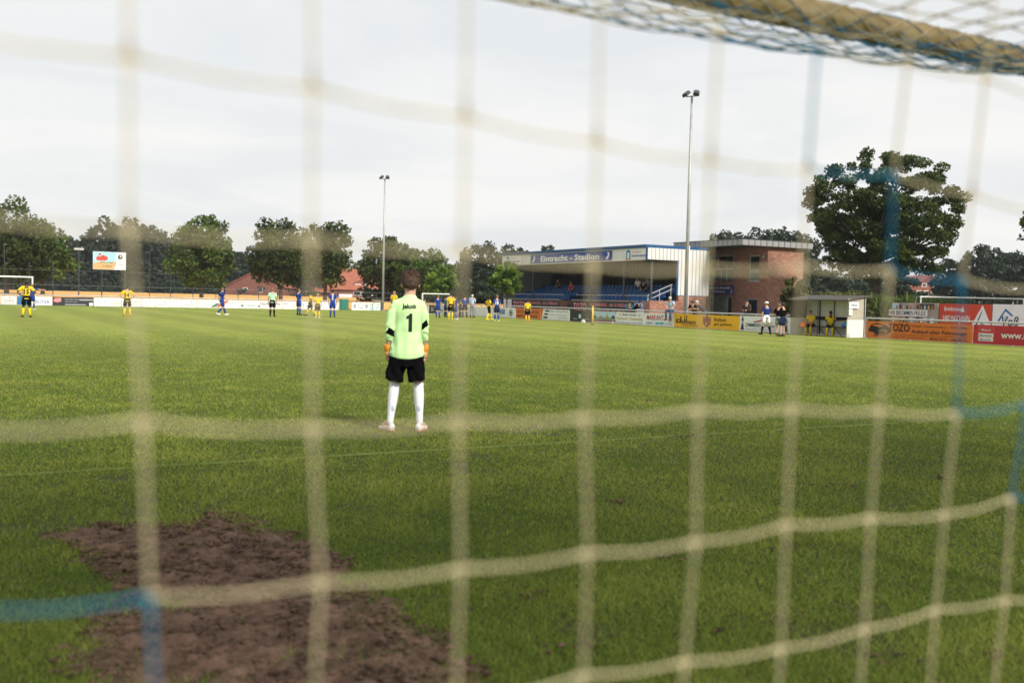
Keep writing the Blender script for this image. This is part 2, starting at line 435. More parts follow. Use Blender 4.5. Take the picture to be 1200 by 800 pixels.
# bare soil in front of the goal
def soil():
    lo, hi = DP.min(0)-0.8, DP.max(0)+0.8
    st = 0.012
    xs = np.arange(lo[0], hi[0], st); ys = np.arange(lo[1], hi[1], st)
    X, Y = np.meshgrid(xs, ys, indexing='ij'); S = dirt_sd(X, Y)
    clod = fbm(X, Y, 9, 5, 5.0)
    Z = np.clip(S*0.10, -0.03, 0.010) + (clod-0.48)*0.034 + (fbm(X, Y, 22, 4, 8.0)-0.47)*0.058
    Z = np.where(S > -0.02, np.maximum(Z, 0.0005 + 0.004*clod), Z) + np.where(S < 0, S*0.2, 0)
    V = np.stack([X, Y, Z], -1).reshape(-1, 3)
    nx, ny = len(xs), len(ys)
    i, j = np.meshgrid(np.arange(nx-1), np.arange(ny-1), indexing='ij'); a = (i*ny+j).ravel()
    keep = (S[:-1, :-1] > -0.12).ravel()
    F = np.stack([a, a+ny, a+ny+1, a+1], 1)[keep]
    m = bpy.data.materials.new('bare_soil'); m.use_nodes = True
    t = m.node_tree; b = t.nodes['Principled BSDF']; b.inputs['Roughness'].default_value = 0.95; b.inputs['Specular IOR Level'].default_value = 0.1
    g = t.nodes.new('ShaderNodeNewGeometry')
    n = t.nodes.new('ShaderNodeTexNoise'); n.inputs['Scale'].default_value = 7; n.inputs['Detail'].default_value = 8; n.inputs['Roughness'].default_value = 0.78
    t.links.new(g.outputs['Position'], n.inputs['Vector'])
    r = t.nodes.new('ShaderNodeValToRGB'); t.links.new(n.outputs[0], r.inputs[0])
    e = r.color_ramp.elements; e[0].position = 0.32; e[0].color = (0.020, 0.012, 0.008, 1); e[1].position = 0.68; e[1].color = (0.205, 0.130, 0.092, 1)
    t.links.new(r.outputs[0], b.inputs['Base Color'])
    bp = t.nodes.new('ShaderNodeBump'); bp.inputs['Strength'].default_value = 0.8; bp.inputs['Distance'].default_value = 0.015
    n3 = t.nodes.new('ShaderNodeTexNoise'); n3.inputs['Scale'].default_value = 70; n3.inputs['Detail'].default_value = 6
    t.links.new(g.outputs['Position'], n3.inputs['Vector']); t.links.new(n3.outputs[0], bp.inputs['Height']); t.links.new(bp.outputs[0], b.inputs['Normal'])
    MATS['bare_soil'] = m
    o = link('bare_soil', npmesh('bare_soil', V, F), m, None, True)
    finish(o, kind='structure')
soil()

def grass_blades():
    rng = np.random.default_rng(11)
    N = 950000
    d = np.exp(rng.uniform(math.log(3.0), math.log(42), N))
    az = rng.uniform(-0.68, 0.68, N) + YAW
    x = d*np.sin(az); y = d*np.cos(az)
    sd_ = dirt_sd(x, y)
    patch = fbm(x, y, 1.6, 4, 4.0)
    thin = rng.random(N)
    keep = (sd_ < -0.01) | ((sd_ < 0.6) & (thin < 0.75*np.exp(-np.maximum(sd_, 0)/0.11))) | (thin < 0.012) | ((sd_ > 0) & (fbm(x, y, 4.0, 3, 12.0) > 0.60) & (thin < 0.30))
    # scuffed spots where the turf is thin
    sc_ = fbm(x, y, 2.2, 3, 9.0)
    keep &= thin > np.clip((d-16)/26, 0, 1)**1.3
    keep &= ~((sc_ > 0.66) & (thin < 0.6))
    x, y, d, patch = x[keep], y[keep], d[keep], patch[keep]; n = len(x)
    h = rng.uniform(0.010, 0.030, n)*(0.55+1.0*patch) * np.where(rng.random(n) < 0.05, 1.5, 1)
    w = np.clip(0.0011*d, 0.0035, 0.02)*rng.uniform(0.7, 1.3, n)
    a = rng.uniform(0, 2*math.pi, n); lean = rng.uniform(0.3, 1.7, n)*h; la = rng.uniform(0, 2*math.pi, n)
    px, py = np.cos(a)*w/2, np.sin(a)*w/2
    V = np.empty((n, 3, 3), np.float32)
    V[:, 0] = np.stack([x-px, y-py, np.full(n, -0.002)], 1)
    V[:, 1] = np.stack([x+px, y+py, np.full(n, -0.002)], 1)
    V[:, 2] = np.stack([x+np.cos(la)*lean, y+np.sin(la)*lean, h], 1)
    F = np.arange(n*3).reshape(-1, 3)
    rnd = np.clip(0.36+0.75*(patch-0.47) + 0.35*(fbm(x, y, 0.45, 3, 6.0)-.45) + rng.normal(0, 0.20, n) + (rng.random(n) < 0.05)*0.5, 0, 1)
    m = leafmat('grass_blade', (0.085, 0.170, 0.012), (0.40, 0.42, 0.085), 0.45)
    o = link('grass', npmesh('grass', V.reshape(-1, 3), F, rnd), m)
    finish(o, kind='stuff')
grass_blades()
def clods():
    """crumbs and clods of earth: on the bare patch and on a few scuffed spots in the turf"""
    rng = np.random.default_rng(3)
    lo, hi = DP.min(0)-.3, DP.max(0)+.3
    n0 = 22000
    x = rng.uniform(lo[0], hi[0], n0); y = rng.uniform(lo[1], hi[1], n0)
    k = (dirt_sd(x, y) > -.06) & (fbm(x, y, 5.0, 3, 3.0)+rng.normal(0, .1, n0) > .40)
    x, y = x[k], y[k]; r = np.exp(rng.normal(math.log(.0050), .55, len(x)))
    for (px, py) in [(778,655),(905,726),(805,512),(1045,775),(720,590),(985,570),(870,600),(620,700),(1010,690),(1100,560),(1160,770),(760,470),(930,640),(676,760),(838,742)]:
        p = gp(px, py); q = rng.integers(12, 30)
        x = np.concatenate([x, rng.normal(p.x, .10, q)]); y = np.concatenate([y, rng.normal(p.y, .06, q)]); r = np.concatenate([r, np.exp(rng.normal(math.log(.0065), .45, q))])
    bm = bmesh.new(); bmesh.ops.create_icosphere(bm, subdivisions=1, radius=1.0)
    v0 = np.array([v.co[:] for v in bm.verts]); f0 = np.array([[v.index for v in f.verts] for f in bm.faces]); bm.free()
    n = len(x); nv = len(v0)
    sc3 = r[:, None]*np.stack([rng.uniform(.7, 1.6, n), rng.uniform(.7, 1.4, n), rng.uniform(.5, 1.0, n)], 1)
    V = v0[None]*rng.uniform(.75, 1.2, (n, nv, 1))*sc3[:, None, :]
    V[:, :, 0] += x[:, None]; V[:, :, 1] += y[:, None]; V[:, :, 2] += (r*.35+.012)[:, None]
    F = (f0[None]+(np.arange(n)*nv)[:, None, None]).reshape(-1, 3)
    finish(link('soil_clods', npmesh('soil_clods', V.reshape(-1, 3), F), MATS['bare_soil']), kind='stuff')
clods()

# ------------------------------------------------------------------ boards on the right-hand fence (they face the pitch, -X)
FU = 37.4
def vr(px, u=FU): return onu(px, u).y
RB = "advertising boards along the right-hand pitch fence"
def rboard(px0, px1, label, bg, items, z0=0.05, h=0.77):
    v0, v1 = vr(px0), vr(px1)
    return board('advertising_board', label, 'advertising board', (FU-0.06, v0, 0), R(-90), v0-v1-0.03, h, bg, items, z0=z0, group=RB)
rboard(482, 503, 'white board with a small green mark, left of the black board near the portable goal', PRINTW, [('r', .55,.3,.8,.6, GREENP), ('r', .12,.35,.42,.55, GREYP)])
rboard(503.5, 522, 'half black half white board behind the blue player by the portable goal', PRINTW, [('r', 0,0,.5,1, BLACK), ('t', 'EX', .25,.5,.45, PRINTW), ('r', .62,.3,.9,.5, GREYP)])
rboard(522.5, 545, 'plain white board hidden behind the crowd of players', PRINTW, [('t', 'SPORT', .5,.55,.3, GREYP)])
rboard(545.5, 571.5, 'white board with a grey ring emblem, behind the running yellow player', PRINTW, [('c', .45,.5,.33, GREYP), ('c', .45,.5,.25, PRINTW), ('t', 'V', .45,.5,.3, GREYP)])
rboard(572, 605, 'white board with a blue block and a black house emblem', PRINTW,
       [('r', .36,.32,.64,.82, MIDBLUE), ('t', 'SPEDITION', .5,.66,.13, PRINTW, {'w':.22}), ('t', 'GMBH', .5,.47,.1, PRINTW, {'w':.16}),
        ('c', .85,.5,.34, CHAR), ('c', .85,.5,.28, PRINTW), ('p', [(.79,.5),(.85,.72),(.91,.5)], CHAR), ('r', .80,.25,.90,.5, GREYP)])
rboard(605.5, 634.5, 'orange board with two lines of black lettering', ORANGEP,
       [('t', 'AUTOHAUS RENGERS', .5,.66,.26, BLACK, {'w':.9}), ('t', 'MEISTERBETRIEB', .47,.24,.2, BLACK, {'w':.82})])
rboard(635, 668.7, 'white board with a slanted orange edge, black marks and a green heading', PRINTW,
       [('p', [(0,0),(.03,0),(.08,1),(0,1)], ORANGEP), ('p', [(.15,.76),(.29,.76),(.30,.9),(.16,.9)], BLACK), ('p', [(.12,.46),(.25,.46),(.26,.6),(.13,.6)], BLACK), ('p', [(.09,.14),(.24,.14),(.25,.3),(.10,.3)], BLACK),
        ('t', 'Hörg + Günter Bloms', .63,.82,.15, GREENP, {'w':.62}), ('t', 'Garten- und Landschaftsbau', .62,.5,.1, GREYP, {'w':.6}), ('t', 'Tel. 0 59 36', .78,.24,.12, GREYP, {'w':.28})])
rboard(669, 694.5, 'dark green almost black board with a small white plate', DKGREEN,
       [('r', .42,.30,.53,.66, PALEBL), ('r', .15,.2,.36,.28, GREYP), ('r', .6,.2,.9,.26, GREYP)])
rboard(695, 722.5, 'narrow board showing a pale landscape with a church and trees', PALEBL,
       [('r', 0,0,1,.30, mat('print_meadow', (.25,.30,.22), .6, .2, 3)), ('p', [(.05,.2),(.12,.65),(.2,.2)], CHAR), ('p', [(.25,.25),(.4,.5),(.52,.25)], GREYP), ('p', [(.58,.25),(.66,.72),(.74,.25)], GOLDP), ('p', [(.8,.25),(.93,.6),(1,.3),(1,.25)], CHAR)], z0=0.25, h=0.56)
rboard(723, 757, 'white board with gold laurels and gold nursery lettering', PRINTW,
       [('t', 'Beerk Schulte', .48,.80,.2, BLACK, {'w':.48}), ('p', [(.08,.84),(.2,.80),(.14,.70)], GOLDP), ('p', [(.88,.84),(.76,.80),(.82,.70)], GOLDP), ('t', 'Gärtnerei - Gestaltung', .48,.44,.26, GOLDP, {'w':.9}), ('t', 'Twist  Mühlenstraße  Telefon 05936', .48,.12,.11, GREYP, {'w':.9})])
rboard(757.2, 791, 'white board with slanted red lettering, cyan splash and red target', PRINTW,
       [('t', 'MARKANT', .36,.64,.40, REDP, {'w':.62,'shear':.25,'bold':.02}), ('c', .88,.57,.22, REDP), ('c', .88,.57,.17, PRINTW), ('c', .88,.57,.10, REDP), ('t', 'IHR MARKT', .16,.2,.12, MIDBLUE, {'w':.26}), ('p', [(.36,.22),(.46,.30),(.52,.24),(.62,.33),(.70,.22),(.60,.12),(.52,.19),(.44,.10)], CYANP), ('t', 'in Twist', .86,.2,.12, MIDBLUE, {'w':.22})])
rboard(791.3, 868, 'long yellow builder board with black lettering and a red shield', YELLOWP,
       [('r', .035,.32,.125,.62, BLACK), ('r', .06,.42,.10,.53, YELLOWP), ('r', .105,.32,.125,.82, BLACK), ('t', 'allmann', .245,.44,.34, BLACK, {'w':.23}), ('r', .175,.44,.185,.90, BLACK), ('r', .205,.44,.215,.90, BLACK),
        ('t', 'HOCHBAU UND TIEFBAU', .27,.17,.08, BLACK, {'w':.26}),
        ('p', [(.47,.86),(.585,.86),(.585,.38),(.53,.08),(.47,.38)], mat('shield_red', (.40,.06,.02), .5, .1)), ('p', [(.49,.38),(.53,.12),(.565,.38),(.545,.5),(.505,.5)], BLACK), ('c', .527,.36,.1, SANDP), ('r', .525,.6,.54,1.0, BLACK), ('r', .485,.6,.57,.66, BLACK),
        ('t', 'Einfach', .735,.70,.24, BLACK, {'w':.175}), ('t', 'gut gebaut.', .78,.36,.24, BLACK, {'w':.27})], z0=0.05, h=0.78)
def lantern(cx):
    return [('p', [(cx-.028,.68),(cx+.028,.68),(cx+.005,.92),(cx-.005,.92)], CHAR), ('r', cx-.018,.44,cx+.018,.68, GREYP), ('r', cx-.024,.40,cx+.024,.45, CHAR), ('p', [(cx-.036,.08),(cx+.036,.08),(cx+.018,.40),(cx-.018,.40)], CHAR), ('r', cx-.01,.9,cx+.01,.97, CHAR)]
rboard(868.3, 930, 'white carpenter board with a black lantern at each end', PRINTW,
       lantern(.06)+lantern(.90)+[('p', [(.28,.62),(.46,.80),(.46,.70),(.30,.58)], REDP), ('p', [(.50,.80),(.66,.60),(.64,.56),(.50,.70)], REDP), ('t', 'ZIMMEREI Wittmar', .42,.42,.22, mat('dark_green_print', (.02,.10,.07), .5, 0), {'w':.58}), ('t', 'Zimmerarbeiten - Dachstühle - 26 Twist', .42,.16,.12, GREYP, {'w':.56})], z0=0.04, h=0.82)
def carpic():
    q = BLACK
    return [('p', [(.02,.42),(.05,.78),(.11,.90),(.20,.80),(.25,.58),(.255,.40),(.20,.22),(.12,.14),(.10,.30)], q), ('p', [(.06,.74),(.11,.83),(.18,.75),(.14,.66)], ORANGEP), ('c', .205,.40,.09, ORANGEP), ('c', .205,.40,.05, q), ('p', [(.125,.42),(.18,.52),(.235,.50),(.20,.46)], ORANGEP), ('p', [(.13,.24),(.19,.30),(.18,.26),(.13,.20)], ORANGEP), ('c', .10,.22,.10, q), ('c', .10,.22,.05, ORANGEP), ('c', .045,.45,.08, q)]
rboard(1017, 1142.5, 'rusty orange car buyer board with a black car drawing', ORANGEP,
       carpic()+[('t', 'TOZO', .335,.68,.46, BLACK, {'w':.21,'bold':.012}), ('t', 'Unfall- Totalschaden - TÜV fällig', .71,.80,.15, BLACK, {'w':.5}), ('t', 'Ankauf aller Fahrzeuge', .71,.47,.27, BLACK, {'w':.5}), ('r', .22,.27,.97,.285, BLACK), ('t', 'Fahrzeuge aller Art - Unfall- und Defektfahrzeuge', .38,.14,.07, BLACK, {'w':.4}), ('t', 'Mobil: 0171 - 488 88 53', .80,.13,.12, BLACK, {'w':.32})], z0=0.05, h=0.78)
rboard(1143, 1262, 'dark red web address board at the right edge of the photo', REDP,
       [('r', .045,.08,.23,.94, mat('plate_red', (.50,.05,.05), .5, .03)), ('r', .06,.36,.215,.56, PRINTW), ('r', .06,.16,.215,.33, PRINTW), ('t', 'Malerei', .137,.74,.10, PRINTW, {'w':.1}), ('t', 'Malerbetrieb', .137,.46,.11, BLACK, {'w':.13}), ('t', 'Meisterhaft', .137,.24,.09, BLACK, {'w':.12}), ('t', 'www.m-maler.de', .63,.52,.36, PRINTW, {'w':.66,'bold':.012})], z0=0.05, h=0.79)

def rail(name, label, a, b, z, rad, n, gaps=(), group=None):
    a = Vector(a); b = Vector(b)
    t = thing(name, label, 'railing', a, 0.0, group)
    d = b-a
    MB().tube([(0, 0, z), (d.x, d.y, z)], rad, 8).build('handrail', GREYM, t)
    for i in range(n+1):
        p = d*(i/n)
        MB().tube([(p.x, p.y, 0), (p.x, p.y, z-rad)], 0.03, 6).build('post', GREYM, t)
    return t
rail('barrier_rail', 'long grey rail above the advertising boards left of the dugout', (FU, 97.0, 0), (FU, vr(931)+0.1, 0), .95, 0.04, 22)
rail('barrier_rail', 'short grey rail above the orange and red boards right of the dugout', (FU, vr(1016), 0), (FU, 18.0, 0), .96, 0.04, 6)

# ------------------------------------------------------------------ boards on the far fence (they face the goal, -Y)
FV = 97.3
LB = "advertising boards along the far fence behind the other goal"
def lboard(px0, px1, label, bg, items, z0=0.02, h=0.76):
    a, b = onv(px0, FV).x, onv(px1, FV).x
    return board('advertising_board', label, 'advertising board', (a, FV-0.06, 0), 0.0, b-a-0.03, h, bg, items, z0=z0, group=LB)
lboard(-34, 0.5, 'white board cut by the left photo edge', PRINTW, [('t', 'Getränke', .5,.5,.3, GREYP, {'w':.6})])
lboard(1, 20, 'white board with faint grey script, left of the blue board', PRINTW, [('t', 'Wintermann', .5,.5,.22, GREYP, {'w':.7}), ('p', [(.4,.7),(.6,.85),(.65,.75)], GREYP)])
lboard(20, 37.5, 'blue and white board behind the far goal post', PRINTW, [('r', 0,0,.95,1, MIDBLUE), ('t', 'K', .5,.5,.5, PALEBL, {'w':.25})])
lboard(38, 61.5, 'white board with large navy capitals, right of the far goal', PRINTW, [('t', 'REUTER', .44,.38,.36, ROYAL, {'w':.86,'bold':.012})])
lboard(61.7, 109.5, 'charcoal board with a pink patch and grey lettering', CHAR,
       [('p', [(.02,.6),(.05,.86),(.2,.9),(.21,.5),(.12,.38),(.03,.45)], PINKP), ('t', 'kaminöfen fliesen', .48,.76,.2, GREYP, {'w':.36}), ('t', 'naturstein treppen', .46,.46,.2, GREYP, {'w':.32}), ('r', .66,.62,1,.8, GREYP), ('r', .3,.06,.82,.2, GREYP), ('r', .9,.02,.99,.38, PRINTW)])
lboard(110, 142, 'white board with lime green lettering behind the yellow player', PRINTW, [('t', 'holtho', .80,.35,.32, LGREEN, {'w':.36}), ('c', .42,.55,.22, PALEBL)])
lboard(142.5, 166, 'white board with pale grey script right of the yellow player', PRINTW, [('t', 'Kreuzmann', .6,.62,.18, GREYP, {'w':.6}), ('t', 'Elektro', .55,.3,.16, GREYP, {'w':.4})])
lboard(166.3, 182, 'white board with a short black heading, left of two red script boards', PRINTW, [('t', 'KÜCHEN', .5,.8,.14, CHAR, {'w':.5}), ('t', 'Schrand', .5,.22,.18, GREYP, {'w':.8})])
lboard(182.3, 199, 'white board with red script, left of a black heading board', PRINTW, [('t', 'Ahaus', .4,.36,.34, PINKP, {'w':.7,'shear':.2}), ('p', [(.6,.6),(.66,.8),(.72,.6)], REDP)])
lboard(199.3, 213, 'white board with a black heading between two red script boards', PRINTW, [('t', 'KÜCHEN', .4,.84,.14, CHAR, {'w':.5}), ('t', 'Schrand', .5,.22,.18, GREYP, {'w':.85})])
lboard(213.3, 230, 'white board with red script left of the slanted green lettering', PRINTW, [('t', 'Ahaus', .5,.34,.34, PINKP, {'w':.7,'shear':.2}), ('p', [(.62,.6),(.68,.8),(.74,.6)], REDP)])
lboard(230.3, 281, 'white board with slanted lettering and a green and red flash', PRINTW, [('t', 'Steuerberatung', .27,.66,.2, GREENP, {'w':.38,'shear':.3}), ('t', 'Köbbe', .25,.36,.2, GREYP, {'w':.26,'shear':.3}), ('p', [(.32,.1),(.46,.6),(.54,.6),(.42,.1)], GREENP), ('p', [(.44,.1),(.60,.9),(.76,.9),(.52,.1)], mat('brick_red_print', (.5,.12,.06), .5, 0)), ('t', 'Raiffeisen', .86,.68,.16, GREYP, {'w':.24})])
lboard(281.3, 305, 'white board with green peaks left of the referee', PRINTW, [('p', [(-.12+.13,.2),(.10,.55),(.2,.2)], GREENP), ('t', 'ORGANIC', .55,.36,.24, GREENP, {'w':.44}), ('p', [(.84,.2),(.98,.55),(.98,.2)], GREENP), ('t', 'Garten', .12,.8,.14, GREYP, {'w':.2})])
lboard(305.3, 331, 'white board with black capitals behind the referee', PRINTW, [('t', 'BÄDER', .5,.62,.3, CHAR, {'w':.86,'bold':.012}), ('r', 0,.5,.1,.8, LILAC)])
lboard(331.3, 347, 'white board with a lilac mark and grey swirl right of the referee', PRINTW, [('r', .02,.55,.4,.85, LILAC), ('t', 'S', .85,.4,.5, GREYP, {'w':.2})])
lboard(347.3, 366, 'white board with a blue ring behind the walking players', PRINTW, [('c', .3,.5,.36, MIDBLUE), ('c', .3,.5,.28, PRINTW), ('t', 'opel', .75,.45,.26, MIDBLUE, {'w':.4})])
lboard(366.3, 397, 'plain white board behind the blue number player', PRINTW, [('t', 'concept', .26,.5,.24, PALEBL, {'w':.36})])
lboard(412, 446, 'white board with two brown coats of arms and green letters', PRINTW,
       [('p', [(.06,.75),(.15,.75),(.15,.4),(.105,.15),(.06,.4)], GREYP), ('t', 'Tag der Orts', .31,.68,.22, CHAR, {'w':.24}), ('t', 'Twist', .31,.32,.22, CHAR, {'w':.18}), ('p', [(.47,.75),(.56,.75),(.56,.4),(.515,.15),(.47,.4)], GREYP), ('t', 'ADM', .67,.78,.2, LGREEN, {'w':.11}), ('t', 'ADM', .91,.78,.2, LGREEN, {'w':.11}), ('r', .6,.15,.74,.6, PALEBL), ('r', .84,.15,.98,.6, PALEBL)], z0=0.02, h=0.80)
rail('barrier_rail', 'long pale rail above the white boards of the far fence', (onv(-34, FV).x, FV, 0), (onv(398, FV).x, FV, 0), .92, 0.045, 18)
# green locker at the end of the row
t = thing('storage_locker', 'green storage locker at the right end of the far boards', 'locker', (onv(398, FV).x+0.1, FV-0.05, 0))
w = onv(409, FV).x-onv(398, FV).x-0.15
MB().box(0, 0, .05, w, .5, 1.12).build('cabinet', GREENP, t)
MB().box(.06, -.012, .12, w/2-.02, -.002, 1.05).build('door', mat('locker_door', (.03,.17,.13), .4, .1), t)
MB().box(w/2+.02, -.012, .12, w-.06, -.002, 1.05).build('door', MATS['locker_door'], t)
# wooden fence continuing to the corner
t = thing('plank_fence', 'low weathered plank fence at the corner beside the lamp pole', 'fence', (onv(447, FV).x, FV, 0))
w = 37.3-onv(447, FV).x
WOOD = mat('weathered_wood', (.20,.15,.09), .85, .25, 3)
for i in range(4): MB().box(0, 0, .15+.26*i, w, .04, .33+.26*i).build('plank', WOOD, t)
for i in range(6): MB().box(w*i/5-.04, .045, 0, w*i/5+.04, .12, 1.2).build('post', WOOD, t)

# ball-catching fence behind the far goal
FB = 100.5
t = thing('ball_catch_fence', 'tall wire ball catching fence with thin posts behind the far boards', 'fence', (0, FB, 0))
tall = [(-30, 5.6), (5, 5.6), (34, 3.9), (62, 3.9), (119, 5.2), (147, 5.2), (175, 5.2), (200, 3.6)]
prev = None
for px, hh in tall:
    x = onv(px, FB).x
    MB().tube([(x, 0, 0), (x, 0, hh)], [.035, .03], 6).build('post', DARKM, t)
for px in (226, 253, 279, 303, 325, 350, 374, 396, 418, 441):
    x = onv(px, FB).x
    MB().tube([(x, 0, 0), (x, 0, 1.9)], .035, 6).build('post', DARKM, t)
x0, x1, x2 = onv(-30, FB).x, onv(200, FB).x, onv(470, FB).x
for z in (1.3, 1.85): MB().tube([(x0, 0, z), (x2, 0, z)], .009, 4).build('fence_wire', GALV, t)
for z in (3.2,): MB().tube([(x0, 0, z), (x1, 0, z)], .006, 4).build('fence_wire', GALV, t)
# billboard on two poles
a, b = onv(109, FB-.4), onv(147, FB-.4)
Yb = M3.inverted() @ a
zt, zb = zat(128, 297.0, 96.5), zat(128, 316.5, 96.5)
bb = board('billboard', 'raised billboard with a red toy shape on sky blue and sand, beside a dark wood', 'billboard', (a.x, FB-.4, 0), 0.0, b.x-a.x, zt-zb, PRINTW,
      [('p', [(0,.30),(.25,.42),(.5,.34),(.69,.45),(.69,1),(0,1)], mat('sky_print', (.35,.62,.72), .5, .15, 1)), ('p', [(0,0),(.62,0),(.70,.25),(.70,.5),(.5,.38),(.25,.46),(0,.34)], SANDP),
       ('p', [(.08,.58),(.12,.78),(.2,.72),(.3,.82),(.44,.74),(.46,.58),(.38,.5),(.12,.5)], mat('toy_red', (.55,.07,.05), .5, .2, 2)), ('c', .2,.86,.07, MATS['toy_red']), ('t', 'Spiel und Spaß', .42,.40,.12, GREENP, {'w':.36,'shear':.2}), ('t', 'im Garten', .42,.2,.12, GREENP, {'w':.3,'shear':.2}),
       ('c', .83,.74,.13, BLACK), ('p', [(.81,.70),(.83,.85),(.88,.74)], PRINTW), ('t', 'Sport', .84,.46,.08, PINKP, {'w':.16}), ('t', 'Verein', .84,.3,.08, PINKP, {'w':.18})], z0=zb, thick=.06, frame=GREYM)
for xx in (0.27, 0.98):
    MB().tube([(xx*(b.x-a.x), .13, 0), (xx*(b.x-a.x), .13, zt)], .055, 8).build('pole', DARKM, bb)

# ------------------------------------------------------------------ goals
def small_goal(label, group, loc, rotz, w, h, depth, r=.05, net=True):
    t = thing('football_goal', label, 'goal', loc, rotz, group)
    MB().tube([(0, 0, 0), (0, 0, h)], r, 8).build('post', WHITE, t)
    MB().tube([(w, 0, 0), (w, 0, h)], r, 8).build('post', WHITE, t)
    MB().tube([(-r, 0, h), (w+r, 0, h)], r, 8).build('crossbar', WHITE, t)
    for x in (0, w):
        MB().tube([(x, 0, h), (x, depth*.45, h), (x, depth, 0.05)], r*.5, 6).build('brace', GREYM, t)
    MB().tube([(0, depth, .05), (w, depth, .05)], r*.5, 6).build('ground_bar', GREYM, t)
    if net:
        mb = MB(); n = 26
        P = [(0, h), (depth*.45, h), (depth, .05)]
        for i in range(n+1):
            x = w*i/n; mb.tube([(x, p[0], p[1]) for p in P], .006, 3, False)
        for k in range(1, 14):
            f = k/14; y = depth*.45+(depth*.55)*f; z = h-(h-.05)*f
            mb.tube([(0, y, z), (w, y, z)], .006, 3, False)
        mb.build('goal_net', mat('net_cord_grey', (.16,.17,.15), .8, .1), t)
    return t
GG = "white goals on and around the pitch"
gx = onv(38, 94.2).x
small_goal('full size white goal at the far left end of the pitch', GG, (gx-7.32, 94.2, 0), 0.0, 7.32, 2.44, 1.9, .06)
p = atd(495, 358, 86)
small_goal('white goal frame behind the goalkeeper near the crowd of players', GG, (p.x, p.y, 0), R(-14), 2.45, 1.80, 1.0, .045)
p = atd(1078.5, 365, 50); q = atd(1199, 365, 50)
small_goal('white youth goal standing behind the red boards on the right', GG, (p.x, p.y, 0), math.atan2(q.y-p.y, q.x-p.x), (q-p).to_2d().length, 2.06, 1.2, .032)

# ------------------------------------------------------------------ floodlights and poles
def floodlight(label, loc, h, yaw, group):
    t = thing('floodlight_mast', label, 'floodlight', loc, yaw, group)
    MB().tube([(0, 0, 0), (0, 0, h*.5), (0, 0, h)], [.13, .10, .065], 12).build('mast', GALV, t, True)
    MB().box(-.17, -.17, 0, .17, .17, .06).build('base_plate', GALV, t)
    MB().box(-.36, -.04, h, .36, .04, h+.06).build('crossarm', GALV, t)
    for s in (-1, 1):
        m = MB(); m.prism([(-.19, -.07), (.19, -.07), (.19, .06), (.10, .14), (-.10, .14), (-.19, .06)], -.20, .20)
        o = m.build('lamp_head', DARKM, t); o.location = (s*.32, -.10, h+.16); o.rotation_euler = (R(35), R(12)*s, R(25)*s)
        g = MB().box(-.165, -.175, -.088, .165, .175, -.072).build('lamp_glass', mat('lamp_glass', (.5, .52, .52), .15, .05, spec=.6), o)
    return t
FG = "tall floodlight masts around the pitch"
pr = onu(803.5, 39.2)
floodlight('tall floodlight mast in front of the white end of the grandstand', (pr.x, pr.y, 0), 14.1, R(-60), FG)
pl = onu(448.5, 38.4)
floodlight('tall floodlight mast by the corner, left of the goalkeeper', (pl.x, pl.y, 0), 13.6, R(-40), FG)
p = atd(92.2, 345, 112)
t = thing('lamp_post', 'slim dark lamp post left of the billboard', 'lamp post', (p.x, p.y, 0))
hh = zat(92, 293, 112)
MB().tube([(0, 0, 0), (0, 0, hh)], [.07, .05], 8).build('post', DARKM, t)
MB().box(-.5, -.2, hh, .5, .2, hh+.22).build('lamp_head', GREYM, t)
p = onu(805.8, 40.4)
t = thing('flag_pole', 'thin white pole standing right behind the floodlight mast', 'pole', (p.x, p.y, 0))
MB().tube([(0, 0, 0), (0, 0, 5.0)], [.045, .035], 8).build('pole', WHITE, t, True); MB().ell((0, 0, 5.04), (.06, .06, .06), 8, 6).build('finial', WHITE, t, True)
p = gp(694.2, 380.6)
t = thing('flag_pole', 'yellow marker pole at the touchline beside the dark green board', 'pole', (p.x, p.y, 0))
MB().tube([(0, 0, 0), (0, 0, 1.12)], .05, 8).build('pole', mat('yellow_plastic', (.75,.52,.05), .4, .06), t, True)
MB().tube([(0, 0, 0), (0, 0, .06)], [.12, .07], 10).build('foot', BLACK, t)
MB().ell((0, 0, 1.15), (.05, .05, .06), 8, 6).build('tip', mat('orange_plastic', (.7,.3,.08), .4, 0), t, True)
p = gp(683.5, 379.5)
t = thing('football', 'white football lying in front of the dark green board', 'ball', (p.x, p.y, 0))
bm = bmesh.new(); bmesh.ops.create_icosphere(bm, subdivisions=3, radius=.14, matrix=Matrix.Translation((0, 0, .14)))
me = bpy.data.meshes.new('shell'); bm.to_mesh(me); bm.free(); link('shell', me, WHITE, t, True)
for a in ((.5,-.7,.5), (-.6,-.6,.3), (0,-.3,.95), (-.2,-.95,-.2)):
    v = Vector(a).normalized(); q = v.to_track_quat('Z', 'Y')
    MB().face([tuple(Vector((0,0,.14)) + v*.1405 + q @ Vector((.042*math.cos(k*1.2566), .042*math.sin(k*1.2566), 0))) for k in range(5)]).build('patch', BLACK, t)

